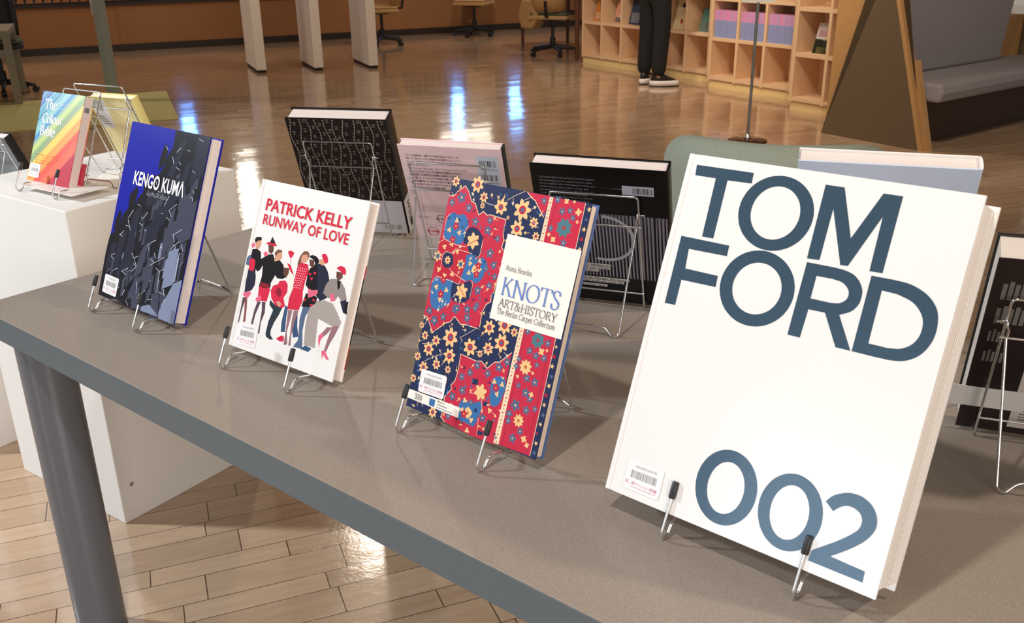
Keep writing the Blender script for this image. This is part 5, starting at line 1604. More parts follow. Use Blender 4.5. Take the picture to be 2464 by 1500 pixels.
stand(p, a, .0265, 'wire stand under the blue and black book', .0201, -.0066)
# white fashion book
p, a, ti, ro, W, H = front_pose('pat')
PC = dict(navy=(40, 44, 62), black=(26, 25, 30), slate=(86, 104, 134), red=(212, 44, 74), skin=(214, 158, 130), dkhair=(44, 34, 36), pink=(226, 104, 134), hose=(92, 70, 82), hose2=(140, 82, 84), dkred=(140, 34, 50), dkskin=(104, 66, 58), brown=(122, 82, 66), boot=(46, 56, 66), jean=(58, 84, 120), cream=(240, 232, 222), hose3=(150, 112, 118), grey=(168, 158, 152), grey2=(146, 138, 132), white=(244, 236, 232))
PC = {k: ink('fig_'+k, *v) for k, v in PC.items()}
def pat_extra(q, place):
    m = ink('title_red', 214, 40, 66)
    b1, b2 = BOX['pat_t1'], BOX['pat_t2']
    put_text(q, place, m, 'PATRICK KELLY', b1[0], b1[1], 234.5, 254, bold=.018, lift=.001)
    put_text(q, place, m, 'RUNWAY OF LOVE', b2[0], b2[1], 211, 228, bold=.012, lift=.001)
def pat_spine(q, place): pass
def pat_back(q, place):
    A = Art(); A.rect(PC['black'], 0, 248, 60, 165); A.rect(PC['red'], 0, 248, 165, 185); A.rect(ink('rust_red', 190, 70, 48), 0, 248, 20, 60); A.bake(q, place)
    for m_, y0, y1 in ((PC['red'], 165, 185), (PC['black'], 60, 165), (ink('rust_red', 190, 70, 48), 20, 60)):
        q.add([place(-.15, y0, 0), place(-.15, y0, -.0022), place(-.15, y1, -.0022), place(-.15, y1, 0)], [(0, 1, 2, 3)], m_)
pb = book('white book with red capitals above a row of people in black and red', p, a, ti, ro, W, H, .0225, M_white, M_white, M_white, PG, art_from('pat', PC, pat_extra), backart=pat_back, groove=True)
sticker(pb, W, BOX['pat_label'], 'N5500539575')
stand(p, a, .0225, 'wire stand under the white book with red capitals', .0288, -.002)
# carpet book
p, a, ti, ro, W, H = front_pose('knots')
KC = dict(red=(198, 46, 72), crim=(190, 38, 60), navy=(38, 48, 84), blue=(60, 112, 168), cream=(240, 214, 180), sand=(238, 196, 138), slate=(84, 104, 138), teal=(78, 122, 132), rust=(196, 104, 60), dkred=(120, 30, 56), panel=(246, 240, 230))
KC = {k: ink('rug_'+k, *v, ro=.24, coat=.1) for k, v in KC.items()}
def knots_extra(q, place):
    g = ink('warm_grey', 96, 90, 88); bl = ink('title_blue', 108, 138, 202)
    B_ = BOX
    serif_text(q, place, g, 'Anna Beselin', B_['k_anna'][0], B_['k_anna'][1], 229.3, 236.8, 80, 34, lift=.0012)
    serif_text(q, place, bl, 'KNOTS', B_['k_knots'][0], B_['k_knots'][1], 195.6, 219.4, 92, 30, lift=.0012)
    serif_text(q, place, g, 'ART&HISTORY', B_['k_art'][0], B_['k_art'][1], 179.6, 190.6, 80, 36, lift=.0012)
    serif_text(q, place, g, 'The Berlin Carpet Collection', B_['k_berlin'][0], B_['k_berlin'][1], 169.6, 177.2, 85, 45, lift=.0012)
    put_text(q, place, g, 'SKIRA', 15.6, 31, 14.2, 24, bold=-.01, lift=.0012)
    mu = B_['k_mus']
    for i, (s, f) in enumerate((('Museum für', .42), ('Islamische Kunst', .62), ('Staatliche Museen zu Berlin', 1))): put_text(q, place, g, s, 62, 62+f*32, 23.2-i*4.2, 25.4-i*4.2, bold=.01 if i < 2 else 0, lift=.0012)
nb = book('book with a red and navy oriental carpet cover and a cream title panel', p, a, ti, ro, W, H, .0175, KC['navy'], ink('back_blue', 84, 108, 160), KC['navy'], PGC, art_from('knots', KC, knots_extra))
sticker(nb, W, BOX['knots_label'], 'N5500539641')
stand(p, a, .0175, 'wire stand under the carpet patterned book', .0272, -.0081, hx=.08)
# rainbow book on the tall plinth
def rainbow():
    m = bpy.data.materials.new('rainbow_print'); m.use_nodes = True; nt = m.node_tree; b = nt.nodes['Principled BSDF']; b.inputs['Roughness'].default_value = .32; b.inputs['Coat Weight'].default_value = .25
    tc = nt.nodes.new('ShaderNodeTexCoord'); d = nt.nodes.new('ShaderNodeVectorMath'); d.operation = 'DOT_PRODUCT'; d.inputs[1].default_value = (.70, 0, -.72); nt.links.new(tc.outputs['Object'], d.inputs[0])
    n = nt.nodes.new('ShaderNodeTexNoise'); n.noise_dimensions = '1D'; n.inputs['Scale'].default_value = 60; n.inputs['Detail'].default_value = 3; nt.links.new(d.outputs['Value'], n.inputs['W'])
    a = nt.nodes.new('ShaderNodeMath'); a.operation = 'MULTIPLY_ADD'; a.inputs[1].default_value = 4.17; a.inputs[2].default_value = .79; nt.links.new(d.outputs['Value'], a.inputs[0])
    c = nt.nodes.new('ShaderNodeMath'); c.operation = 'MULTIPLY_ADD'; c.inputs[1].default_value = .34; nt.links.new(n.outputs['Fac'], c.inputs[0]); nt.links.new(a.outputs[0], c.inputs[2])
    r = nt.nodes.new('ShaderNodeValToRGB'); e = r.color_ramp.elements
    cols = [(0, (110, 80, 200)), (.1, (40, 70, 160)), (.19, (130, 190, 200)), (.27, (20, 120, 160)), (.33, (150, 200, 190)), (.41, (20, 130, 190)), (.5, (200, 214, 110)), (.57, (110, 150, 120)), (.64, (250, 208, 90)), (.73, (250, 180, 80)), (.82, (236, 62, 62)), (.88, (240, 110, 80)), (1, (190, 40, 66))]
    while len(e) < len(cols): e.new(.5)
    for q, (ps, cc) in zip(e, cols): q.position = ps; q.color = srgb(*cc)+(1,)
    nt.links.new(c.outputs[0], r.inputs[0]); nt.links.new(r.outputs[0], b.inputs['Base Color'])
    return m
M_rain = rainbow()
p, a, ti, ro, W, H = front_pose('bible')
def bible_art(q, place):
    m = ink('white', 244, 244, 244); o = ink('orange_print', 214, 130, 60)
    for s, kx in (('The', 'b_the'), ('Colour', 'b_colour'), ('Bible', 'b_bible')):
        x0, x1, y0, y1 = BOX[kx]; serif_text(q, place, m, s, x0-1, x1+1, y0-1, y1+3, 165, 55, lift=.0004, cap=720)
    put_text(q, place, m, 'カラー・バイブル', *BOX['b_jp'], bold=.01, lift=.0004, cap=.8)
    put_text(q, place, m, 'ガヴィン・エヴァンズ 著', *BOX['b_jp2'], lift=.0004, cap=.8)
    for i in range(4): put_text(q, place, o, ('色彩の基礎とデザインの歴史をひもとく', 'アート、文化、ファッションで読む', '古代から現代までの色のすべてを', '紹介する色の聖書')[i], 22, (124, 112, 106, 84)[i], 64-i*6.5, 67.5-i*6.5, lift=.0004, cap=.8)
rb = book('small book with a diagonal rainbow cover and white roman title on the plinth', p, a, ti, ro, W, H, .0245, M_rain, M_rain, M_rain, mat('pages_pinkish', srgb(222, 204, 200), .7), bible_art, board=.0012, over=.0012)
q = MB(); q.box(W/2-.001, W/2+.0, .0246, .0256, 0, .05, M_rain); q.box(W/2-.001, W/2+.016, .026, .0268, .0, .064, M_rain); q.build('jacket_flap', rb)
q = MB(); q.box(W/2-.0013, W/2-.0009, .0055, .0175, H-.038, H-.026, M_grey); q.build('library_stamp', rb)
sticker(rb, W, BOX['bible_label'], 'N5500539592')
st = stand(p, a, .0245, 'wire stand under the rainbow book on the plinth', .0263, .0274, .824, hx=.074, Lf=.236)
q = MB()
q.box(-.082, .13, -.012, .085, .0135, .0155, mat('clear_board', srgb(236, 230, 222), .3)); q.build('base_board', st)

# ------------------------------------------------------------ books seen from behind: yaw, tilt, w, h and lower left corner of the back cover as seen
def rear_book(label, yaw, tilt, W, H, T, bx, by, z0, group=None, **k):
    X = Vector((-math.cos(yaw), -math.sin(yaw), 0)); n = Vector((-math.sin(yaw), math.cos(yaw), 0))
    Y = -n*math.cos(tilt)-Vector((0, 0, math.sin(tilt)))
    o = Vector((bx, by, z0))-X*(W/2)-Y*T
    b_ = book(label, o, yaw+PI, tilt, 0, W, H, T, **k)
    return b_, o
def rstand(o, yaw, label, T, dx=0, z=TZ, e=.016): return stand(o, yaw+PI, T, label, e, -dx, z)
M_snake = ink('snake_dark', 34, 26, 26); M_chain = ink('chain_grey', 176, 172, 156)
def snake(q, place, H=298, W=224, y0=92):
    A = Art(); rr = random.Random(3)
    for c in range(11):
        x = 8+c*20+rr.uniform(-2, 2)
        for r in range(26):
            y = y0+6+r*7.8; xx = x+4*math.sin(r*.55+c)
            A.poly(M_chain, [(xx, y), (xx+1.1, y), (xx+1.3, y+6.2), (xx+.2, y+6.2)]); A.poly(M_chain, [(xx-1.6, y+6), (xx+2.6, y+6.2), (xx+2.6, y+7.2), (xx-1.6, y+7)])
            if r % 3 == c % 3:
                for i in range(3): A.poly(M_chain, [(xx+6+i*.4, y+i*3.4), (xx+13, y+.5+i*3.4), (xx+13, y+1.2+i*3.4), (xx+6, y+.7+i*3.4)])
    m2 = ink('white_wrap', 222, 222, 232)
    A.rect(m2, 0, W, 0, y0)
    rr = random.Random(5); x = 172
    while x < 212: A.rect(ink('olive_bar', 130, 140, 110), x, x+rr.choice((.8, 1.5)), 10, 24); x += rr.choice((2, 2.6, 3.4))
    A.bake(q, place)
def snake_spine(q, place):
    A = Art(); A.rect(ink('white_wrap', 222, 222, 232), 0, 44, 0, 92); A.bake(q, place)
    v, f = text_mesh('NUNO', .01); k = 16
    q.add([place(14+y*k*1.1, 78-x*k*1.25+0, .0012) for x, y in v], f, ink('grey_print', 90, 96, 90))
    q.add([place(22+6*math.cos(i*PI/8), 20+12*math.sin(i*PI/8), .0012) for i in range(16)], [tuple(range(16))], M_black)
bk, o = rear_book('thick dark book seen from behind, woven chain pattern above a white wrapper', math.radians(-11.7), .385, .2277, .3031, .044, -.4556, 2.1515, .748, front=M_snake, back=M_snake, spine=M_snake, pages=PG, backart=snake, spineart=snake_spine, board=.003, over=.004)
rstand(o, math.radians(-11.7), 'wire stand behind the dark woven pattern book', 0.044, -.004)
M_pink = ink('pale_pink', 252, 222, 225)
def pink_art(q, place):
    m = ink('text_dark', 70, 52, 56); W_, H_ = 208, 281
    L = ['デザイン上の要求が多く、複雑なプロセスを経て完成するロゴデザイン。世', '界は、すべてのデザイナーがロゴを完成させる術を体得できるよう、ステップ・', 'バイ・ステップの制作メソッドと、世界中のデザイナーによるロゴデザインの', '実例をアーカイブしました。', 'クライアントへのインタビューから、リサーチ、ブレインストーミング、スケッチ、', 'デザイン、プレゼンテーション、そして最終のロゴが完成するまでのすべて', 'の工程を収録。ロゴが生まれるまでの思考と方法を学ぶことができます。', '構成、発想、色、タイプなどのさまざまな視点から考察。加えて、実際の案件', 'で直面する課題を取り上げ、解決のための手がかりを集めています。ブラン', 'ドの大きさを見ることができ、ロゴをデザインするすべての人に贈る', '一生使えるわかりやすいロゴの教科書の決定版!']
    for i, s in enumerate(L): put_text(q, place, m, s, 13, 13+122*len(s)/38, 262-i*7.6, 266.2-i*7.6, cap=.8, bold=.012)
    A = Art(); A.rect(ink('pale_blue_label', 214, 222, 236), 158, 202, 172, 270); rr = random.Random(9)
    for y in (246, 214):
        x = 164
        while x < 196: A.rect(M_black, x, x+rr.choice((.6, 1.2)), y, y+14); x += rr.choice((1.4, 2, 2.6))
    A.rect(ink('band_cream', 226, 214, 208), 0, 208, 0, 60)
    for i in range(2): A.rect(ink('rule_rose', 214, 176, 178), 12, 150, 92+i*36, 92.7+i*36)
    A.bake(q, place)
    put_text(q, place, M_grey, '9784766133110', 164, 197, 239, 243); put_text(q, place, M_grey, '1923070039000', 164, 197, 207, 211)
    put_text(q, place, M_grey, 'ISBN978-4-7661-3311-0', 164, 198, 195, 198); put_text(q, place, M_grey, 'C3070 ¥3900E', 164, 186, 188, 191); put_text(q, place, M_grey, '定価:本体3,900円(税別)', 164, 198, 177, 180)
    for cx, cy, s, c in ((62, 110, 'Her Bunny', m), (36, 76, 'KOMBI', ink('logo_red', 200, 60, 70)), (24, 112, 'カットソー', m)):
        if s != 'カットソー':
            P = [(cx+12*math.cos(k*PI/20), cy+11*math.sin(k*PI/20)) for k in range(40)]+[(cx+11*math.cos(k*PI/20), cy+10*math.sin(k*PI/20)) for k in range(40)]
            q.add([place(x, y, .0008) for x, y in P], [(k, (k+1) % 40, 40+(k+1) % 40, 40+k) for k in range(40)], c)
        put_text(q, place, c, s, cx-13, cx+13, cy-2, cy+3, bold=.01, lift=.0009)
    q.add([place(74+10*math.cos(k*PI/12), 76+6*math.sin(k*PI/12), .0008) for k in range(24)], [tuple(range(24))], m)
bk, o = rear_book('pale pink book seen from behind with dense Japanese text and two barcodes', math.radians(-17.6), .385, .2129, .2871, .022, -.1854, 1.9333, .747, front=M_pink, back=M_pink, spine=M_black, pages=PG, backart=pink_art)
rstand(o, math.radians(-17.6), 'wire stand behind the pale pink book', 0.022, -.008)
M_bk = ink('cover_black', 14, 14, 16)
def str_art(q, place):
    A = Art(); rr = random.Random(2); lil = ink('stripe_grey', 150, 146, 160)
    W_ = 232
    A.rect(ink('stripe_base', 104, 100, 112), 20, W_, 60, 205)
    for i in range(34):
        x = 20+i*6.3; A.poly(M_bk, [(x, 60), (x+3.4, 60), (x+1.6+rr.random(), 204), (x+.6, 204)])
        A.poly(lil, [(x+3.6, 62), (x+5.8, 62), (x+5.6, 204), (x+2.6, 204)])
    A.rect(M_bk, 210, 213, 60, 205)
    P = [(120+56*math.cos(math.radians(k)), 150+52*math.sin(math.radians(k))) for k in range(-110, 95, 8)]; Q = [(120+50*math.cos(math.radians(k)), 150+46*math.sin(math.radians(k))) for k in range(94, -111, -8)]
    A.poly(ink('ring_pale', 196, 196, 204), P+Q)
    for x0, x1, y0 in ((60, 128, 84), (60, 126, 77), (60, 104, 70), (60, 160, 52), (60, 150, 45), (60, 118, 35)): A.rect(ink('strip_pale', 214, 208, 204), x0, x1, y0, y0+6)
    A.rect(ink('label_pale', 206, 208, 226), 158, 212, 249, 268)
    x = 176
    while x < 208: A.rect(M_bk, x, x+rr.choice((.5, 1)), 252, 264); x += rr.choice((1.3, 1.9, 2.4))
    A.bake(q, place)
    m = ink('type_grey', 140, 140, 144)
    for i, s in enumerate(('CAROLINE BAKER IS THE ANTIDOTE TO HIGH FASHION.', 'Acknowledged as the original fashion stylist,', 'she is credited with challenging the status quo', 'of the industry and society at large, and', 'introducing street fashion to the mass market.', 'In the 70s and 80s she was the legendary', 'fashion editor whose influence is still felt', 'Because of her work for magazines such as', 'Cosmopolitan, The Face and i-D.')):
        put_text(q, place, m, s, 14, 14+96*len(s)/46, 274-i*6.6, 277.6-i*6.6, lift=.001)
    for s, x1, y in (('ns in fashion', 126, 85.5), ('start of what', 124, 78.5), ('girl".', 102, 71.5), ('styling things by tying', 158, 53.5), ('things half on, half off', 148, 46.5), ('ed with me.', 116, 36.5)): put_text(q, place, M_bk, s, 64, x1, y, y+3.4, lift=.001)
bk, o = rear_book('black book seen from behind with vertical grey stripes and typewriter text', math.radians(-19.4), .385, .2366, .3017, .031, .0703, 1.7031, .748, front=M_bk, back=M_bk, spine=M_bk, pages=PG, backart=str_art)
rstand(o, math.radians(-19.4), 'wire stand behind the black striped book', 0.031, -.009)
bk, o = rear_book('white and pale blue book seen from behind above the large white book', math.radians(-17.4), .385, .2445, .36, .034, .4559, 1.4838, .748, front=M_white, back=ink('pale_blue', 204, 216, 238), spine=M_white, pages=PG, board=.003)
rstand(o, math.radians(-17.4), 'wire stand hidden behind the large white book', 0.034, .0)
def dark_art(q, place):
    A = Art(); g = ink('thumb_grey', 104, 102, 100); A.rect(ink('insert_grey', 178, 172, 170), 62, 230, 12, 175)
    for i, y in enumerate((240, 200, 168, 132)):
        for j in range(5): A.rect(g, 12+j*7 if i < 2 else 10+j*5, (17+j*7 if i < 2 else 13+j*5), y, y+26+4*(j % 2)-8*(i > 1))
    for j in range(24): A.rect(g, 72, 190-(j*37 % 40), 22+j*5.6, 24+j*5.6)
    A.rect(ink('band_pale', 196, 194, 192), 0, 76, 44, 82)
    A.bake(q, place)
bk, o = rear_book('dark book seen from behind at the right edge with grey thumbnails and a text panel', math.radians(-20.5), .385, .23, .3034, .05, .615, 1.1703, .748, front=M_black, back=M_snake, spine=M_black, pages=mat('pages_grey', srgb(206, 196, 186), .7), backart=dark_art, board=.003)
# open page side is on the left here: a pale wrapper flap sticks out
q = MB(); q.box(.113, .150, .0515, .0523, .046, .084, mat('wrapper_flap', srgb(206, 204, 202), .35)); q.build('wrapper_flap', bk)
rstand(o, math.radians(-20.5), 'wire stand behind the dark book at the right edge', 0.05, -.014)
# yellow book on the plinth
M_yel = ink('cover_yellow', 240, 226, 150); M_yel2 = ink('stripe_pale_yellow', 250, 244, 206)
def yel_art(q, place):
    A = Art()
    for i in range(16): A.rect(M_yel2, 4+i*8.6, 8+i*8.6, 40, 192)
    A.rect(ink('wrap_white', 240, 236, 232), 0, 145, 0, 40)
    A.rect(ink('pale_label', 226, 226, 230), 6, 48, 112, 190); rr = random.Random(1)
    for y in (160, 175):
        x = 12
        while x < 36: A.rect(M_grey, x, x+1, y, y+10); x += rr.choice((1.8, 2.6))
    for i in range(4): A.rect(M_grey, 12, 40-i*4, 122+i*7, 124+i*7)
    A.bake(q, place)
bk, o = rear_book('pale yellow striped book seen from behind on the plinth', math.radians(-24), .366, .145, .198, .022, -1.008, 2.442, .842, front=M_yel, back=M_yel, spine=M_yel, pages=mat('pages_cream', srgb(246, 236, 206), .7), backart=yel_art, board=.0014)
rstand(o, math.radians(-24), 'wire stand behind the pale yellow book on the plinth', 0.022, .0, z=.824)
yw = math.radians(-24); X = Vector((math.cos(yw), math.sin(yw), 0)); n = Vector((-math.sin(yw), math.cos(yw), 0)); hb = .22
tr = Vector((-1.538, 2.899, .822)); bl = tr-X*.16+(n*math.sin(.385)-Vector((0, 0, math.cos(.385))))*hb
bk, o = rear_book('dark book seen from behind at the left edge on the lower plinth', yw, .385, .16, hb, .03, bl.x, bl.y, bl.z, front=M_black, back=ink('slate_cover', 128, 132, 132), spine=M_black, pages=PG)
rstand(o, yw, 'wire stand behind the dark book on the lower plinth', 0.03, .0, z=.6)

# ------------------------------------------------------------ behind the table: sage tub chair, stanchion, bench
t = thing('tub_chair', 'rounded sage green fabric chair behind the table', 'chair', (.86, 3.04, 0), math.radians(160))
q = MB(); n = 28
def shell(r0, r1, z0, z1):
    vs = []; fs = []; m = (r1-r0)/2
    prof = [(r0, 0, 0)]+[(r0+m-m*math.cos(PI*i/10), 1, .11*math.sin(PI*i/10)**.7) for i in range(11)]+[(r1, 0, 0)]
    J = len(prof)
    for k in range(n+1):
        a = math.radians(-215+250*k/n); s_ = abs(k/n-.5)*2
        cz = z1-.11-.16*s_**3.2
        for rr, up, dz in prof:
            zz = cz+dz if up else z0
            vs.append((rr*math.cos(a), -rr*math.sin(a), zz))
    for k in range(n):
        for j in range(J-1): fs.append((k*J+j, k*J+j+1, k*J+J+j+1, k*J+J+j))
    fs += [tuple(range(J)), tuple(range(n*J+J-1, n*J-1, -1))]
    return vs, fs
vs, fs = shell(.23, .36, .18, .80)
q.add(vs, fs, M_sage, True); q.build('backrest', t)
q = MB(); q.lathe([(.0, .2), (.215, .2), (.22, .24), (.22, .41), (.19, .45), (0, .46)], M_sage, 28); q.build('seat', t)
for ax, ay in ((.16, .16), (-.16, .16), (.16, -.16), (-.16, -.16)): q = MB(); q.tube([(ax, ay, .2), (ax*1.1, ay*1.1, 0)], .014, M_desk, 10); q.build('leg', t)
t = thing('sign_stand', 'thin grey pole sign stand with a round brown base on the floor', 'stand', (1.645, 6.56, 0))
q = MB(); q.lathe([(.0, 0), (.135, 0), (.135, .008), (.12, .014), (.03, .022), (.0, .024)], mat('base_brown', srgb(72, 42, 30), .12, .6), 32); q.build('base', t)
q = MB(); q.lathe([(.0, .022), (.028, .022), (.024, .03), (.016, .05), (0, .052)], M_chrome, 16); q.build('collar', t)
q = MB(); q.tube([(0, 0, .03), (0, 0, .96)], .0105, mat('pole_steel', srgb(128, 130, 130), .35, .6), 12); q.build('pole', t)
q = MB(); q.box(-.11, .11, -.012, -.004, .918, 1.21, mat('sign_white', srgb(226, 230, 220), .5)); q.build('sign_plate', t)
# high backed bench: leaning end panel, seat, back
t = thing('high_back_bench', 'high backed wooden bench with grey upholstery and a leaning brown end panel', 'bench', (2.229, 6.805, 0))
E = Vector((.587, -.809, 0)); BL = Vector((.809, .587, 0)); Z = Vector((0, 0, 1))
def bp(e, z, l=0): return E*e+Z*z+BL*l
top = 1.32
def le(z): return .311*z/.922      # left edge of the end panel leans in
def re(z): return .761-.307*z/.93 if False else .761-(.761-.463)*z/.929
q = MB(); q.prism([bp(0, 0), bp(.761, 0), bp(re(top), top), bp(le(top), top)], BL*.035, M_brown); q.build('end_panel', t)
q = MB(); q.prism([bp(.755, 0, .001), bp(.79, 0, .001), bp(re(top)+.03, top, .001), bp(re(top)-.005, top, .001)], BL*.07, M_walnut); q.build('front_upright', t)
q = MB(); q.prism([bp(.75, 0, .04), bp(.81, 0, .04), bp(re(.56)+.06, .56, .04), bp(re(.56), .56, .04)], BL*.05, M_walnut); q.build('arm_post', t)
q = MB(); q.prism([bp(.0, 0, .04), bp(.42, 0, .04), bp(.42, 1.45, .04), bp(.0, 1.45, .04)], BL*.03, M_walnut); o = q.build('side_board', t); o['label'] = 'light brown rectangular side board'
q = MB(); q.prism([bp(.25, .30, .1), bp(.80, .30, .1), bp(.815, .36, .1), bp(.80, .42, .1), bp(.25, .42, .1)], BL*1.84, M_uph); q.build('seat_cushion', t, .02)
q = MB(); q.prism([bp(.30, .42, .1), bp(.40, .42, .1), bp(.40+.08, 1.25, .1), bp(.34, 1.25, .1)], BL*1.45, M_uph); q.build('back_cushion', t, .02)
q = MB(); q.prism([bp(.2, .42, 1.56), bp(.33, .42, 1.56), bp(.33, .72, 1.56), bp(.2, .72, 1.56)], BL*.38, M_walnut); q.build('side_box', t)
q = MB(); q.prism([bp(.30, 0, .1), bp(.66, 0, .1), bp(.66, .3, .1), bp(.30, .3, .1)], BL*1.84, mat('bench_base', srgb(60, 38, 24), .6)); q.build('base', t)
q = MB(); q.prism([bp(.30, 0, 1.95), bp(.79, 0, 1.95), bp(re(top), top, 1.95), bp(le(top), top, 1.95)], BL*.035, M_brown); q.build('end_panel', t)
# ------------------------------------------------------------ cube shelves
SD = Vector((.575, -.818, 0)); SN = Vector((.818, .575, 0))
def shelf(label, o, n, cell=.31, rows=4, depth=.32):
    t = thing('cube_shelf', label, 'shelf', o, math.atan2(SD.y, SD.x))
    th = .026; Wd = n*cell+th; top = .10+rows*.345+.0
    q = MB(); q.box(.004, Wd-.004, .02, depth, 0, .065, mat('kick_pale', srgb(240, 212, 152), .5)); q.build('plinth_board', t)
    q = MB()
    for k in range(n+1): q.box(k*cell, k*cell+th, 0, depth, .065, top+.03, M_oak)
    for k in range(rows+1): q.box(th, Wd-th, .003, depth, .072+k*.345, .072+k*.345+.03, M_oak)
    q.box(0, Wd, depth, depth+.012, .065, top+.03, M_oak); q.build('carcass', t, .0015)
    return t
s1 = shelf('long pale oak cube shelf behind the standing person', (.803, 10.762, 0), 6)
s2 = shelf('pale oak cube shelf holding the pink and blue magazines', (1.832, 8.964, 0), 3)
s3 = shelf('narrow pale oak cube shelf beside the high backed bench', (2.251, 7.759, 0), 2)
def on_shelf(sh, x, y, row): return sh.location+SD*x+SN*y+Vector((0, 0, .102+row*.345))
def magazine(name, label, sh, x, row, w, h, d, cols, group=None, y=.012, lean=0, cat='magazine', rx=0):
    t = tag(bpy.data.objects.new(name, None), label, cat, group); COL.objects.link(t); t.location = on_shelf(sh, x, y, row); t.rotation_euler = (rx, lean, math.atan2(SD.y, SD.x))
    return t
MP = [ink('mag_pink', 226, 150, 196), ink('mag_lilac', 204, 160, 206)]; MBL = [ink('mag_blue', 150, 160, 206), ink('mag_pale', 186, 180, 216), ink('mag_violet', 160, 150, 200)]
def mag_mesh(a, b_):
    q = MB(); q.box(0, .0178, 0, .19, 0, .15, b_); q.box(0, .0178, 0, .19, .15, .238, a); return q
protos = []
idx = 0
for cell in range(3):
    for k in range(15):
        o = mag_mesh(MP[rnd.random() < .25], MBL[rnd.choice((0, 0, 1, 2))]).build('magazine') if len(protos) < 6 else protos[rnd.randrange(6)].copy()
        if len(protos) < 6: protos.append(o)
        else: COL.objects.link(o)
        o.location = on_shelf(s2, cell*.31+.03+k*.0185, .02+.004*rnd.random(), 1); o.rotation_euler = (0, 0, math.atan2(SD.y, SD.x))
        tag(o, ('pink and lilac magazine spine in the left cell of the magazine shelf', 'pink and lilac magazine spine in the middle cell of the magazine shelf', 'pink and lilac magazine spine in the right cell of the magazine shelf')[cell], 'magazine', ('magazines in the left cell', 'magazines in the middle cell', 'magazines in the right cell')[cell])
def leaning(label, sh, x, row, w, h, face, name='picture_book', y=.08, cat='book', extra=None):
    t = magazine(name, label, sh, x, row, w, h, .02, None, cat=cat, y=y, rx=-.28)
    q = MB(); q.box(0, w, 0, .012, .001, h, face)
    if extra: extra(q)
    q.build('front_cover', t)
    q = MB(); q.box(.002, w-.002, .0122, .02, .003, h-.002, M_paper); q.build('page_block', t)
    return t
def cov(cols):
    def f(q):
        for (x0, x1, z0, z1, m) in cols: q.box(x0, x1, -.0006, -.0001, z0, z1, m)
    return f
leaning('white book with a black and green photograph leaning in the narrow shelf by the bench', s3, .12, 1, .17, .235, ink('cover_white', 226, 222, 224), extra=cov([(0, .17, .001, .11, ink('photo_dark', 46, 48, 40)), (.03, .13, .001, .05, ink('photo_olive', 110, 104, 70)), (.02, .15, .13, .18, ink('photo_pink', 200, 160, 164)), (.07, .1, .1, .13, ink('photo_cream', 226, 210, 180))]))
leaning('orange book leaning in the first cell of the long shelf', s1, .10, 1, .17, .26, ink('cover_orange', 206, 130, 62), extra=cov([(.02, .15, .02, .09, ink('photo_sand', 214, 170, 130)), (.04, .12, .16, .24, ink('photo_rust', 150, 84, 40))]))
leaning('peach coloured book leaning in the second cell of the long shelf', s1, .43, 1, .17, .25, ink('cover_peach', 222, 160, 130), extra=cov([(.01, .16, .01, .06, ink('photo_grey', 120, 112, 100)), (.06, .11, .03, .09, ink('photo_white', 230, 220, 210))]))
leaning('dark blue book leaning in the third cell of the long shelf', s1, .66, 1, .17, .28, ink('cover_navy', 48, 60, 96), extra=cov([(.02, .14, .02, .12, ink('photo_steel', 120, 126, 140))]))
leaning('cream poster card with a black mark and a red mark right of the person', s1, 1.30, 1, .2, .3, ink('card_cream', 226, 208, 170), name='poster_card', cat='card', extra=cov([(.07, .12, .21, .25, M_black), (.09, .12, .06, .1, ink('card_red', 170, 60, 50))]))
leaning('teal book leaning in the last cell of the long shelf', s1, 1.66, 1, .15, .22, ink('cover_teal', 90, 140, 130), extra=cov([(.02, .12, .01, .09, ink('photo_slate', 110, 116, 116))]))

# ------------------------------------------------------------ standing person (black trousers, two-tone trainers)
def skin(name, verts, edges, rad, m, parent=None, root=0, sub=2):
    me = bpy.data.meshes.new(name); me.from_pydata(verts, edges, []); o = bpy.data.objects.new(name, me); COL.objects.link(o)
    md = o.modifiers.new('skin', 'SKIN'); md.use_smooth_shade = True
    for i, r in enumerate(rad):
        r = (r, r) if not isinstance(r, tuple) else r
        me.skin_vertices[0].data[i].radius = r
    me.skin_vertices[0].data[root].use_root = True
    sd = o.modifiers.new('sub', 'SUBSURF'); sd.levels = sub; sd.render_levels = sub
    me.materials.append(m)
    if parent: o.parent = parent
    return o
t = thing('person', 'person standing at the cube shelves in black trousers and black and white trainers', 'person', (1.345, 9.11, 0), math.radians(-58))
SKIN = mat('skin', srgb(206, 160, 130), .5); TR = mat('black_cloth', (.006, .006, .007), .9); SH = mat('pale_grey_shirt', srgb(176, 172, 168), .9)
# local +Y is forward; hips .92, knees .48
V = [(0, 0, .92), (0, -.01, 1.12), (0, -.01, 1.32), (0, 0, 1.44), (0, .01, 1.5), (0, .02, 1.6), (0, .03, 1.68),
     (-.10, 0, .86), (-.098, .015, .48), (-.09, -.02, .08), (-.09, .1, .035), (.10, 0, .86), (.098, .015, .48), (.095, -.02, .08), (.1, .1, .035),
     (-.18, 0, 1.40), (-.24, .0, 1.14), (-.2, .2, 1.0), (-.18, .27, 1.0), (.18, 0, 1.40), (.24, .0, 1.14), (.2, .2, 1.0), (.18, .27, 1.0)]
Ed = [(0, 1), (1, 2), (2, 3), (3, 4), (4, 5), (5, 6), (0, 7), (7, 8), (8, 9), (9, 10), (0, 11), (11, 12), (12, 13), (13, 14), (2, 15), (15, 16), (16, 17), (17, 18), (2, 19), (19, 20), (20, 21), (21, 22)]
Rr = [.12, .11, .13, .06, .05, .085, .07, .075, .05, .036, .03, .075, .05, .036, .03, .05, .04, .03, .03, .05, .04, .03, .03]
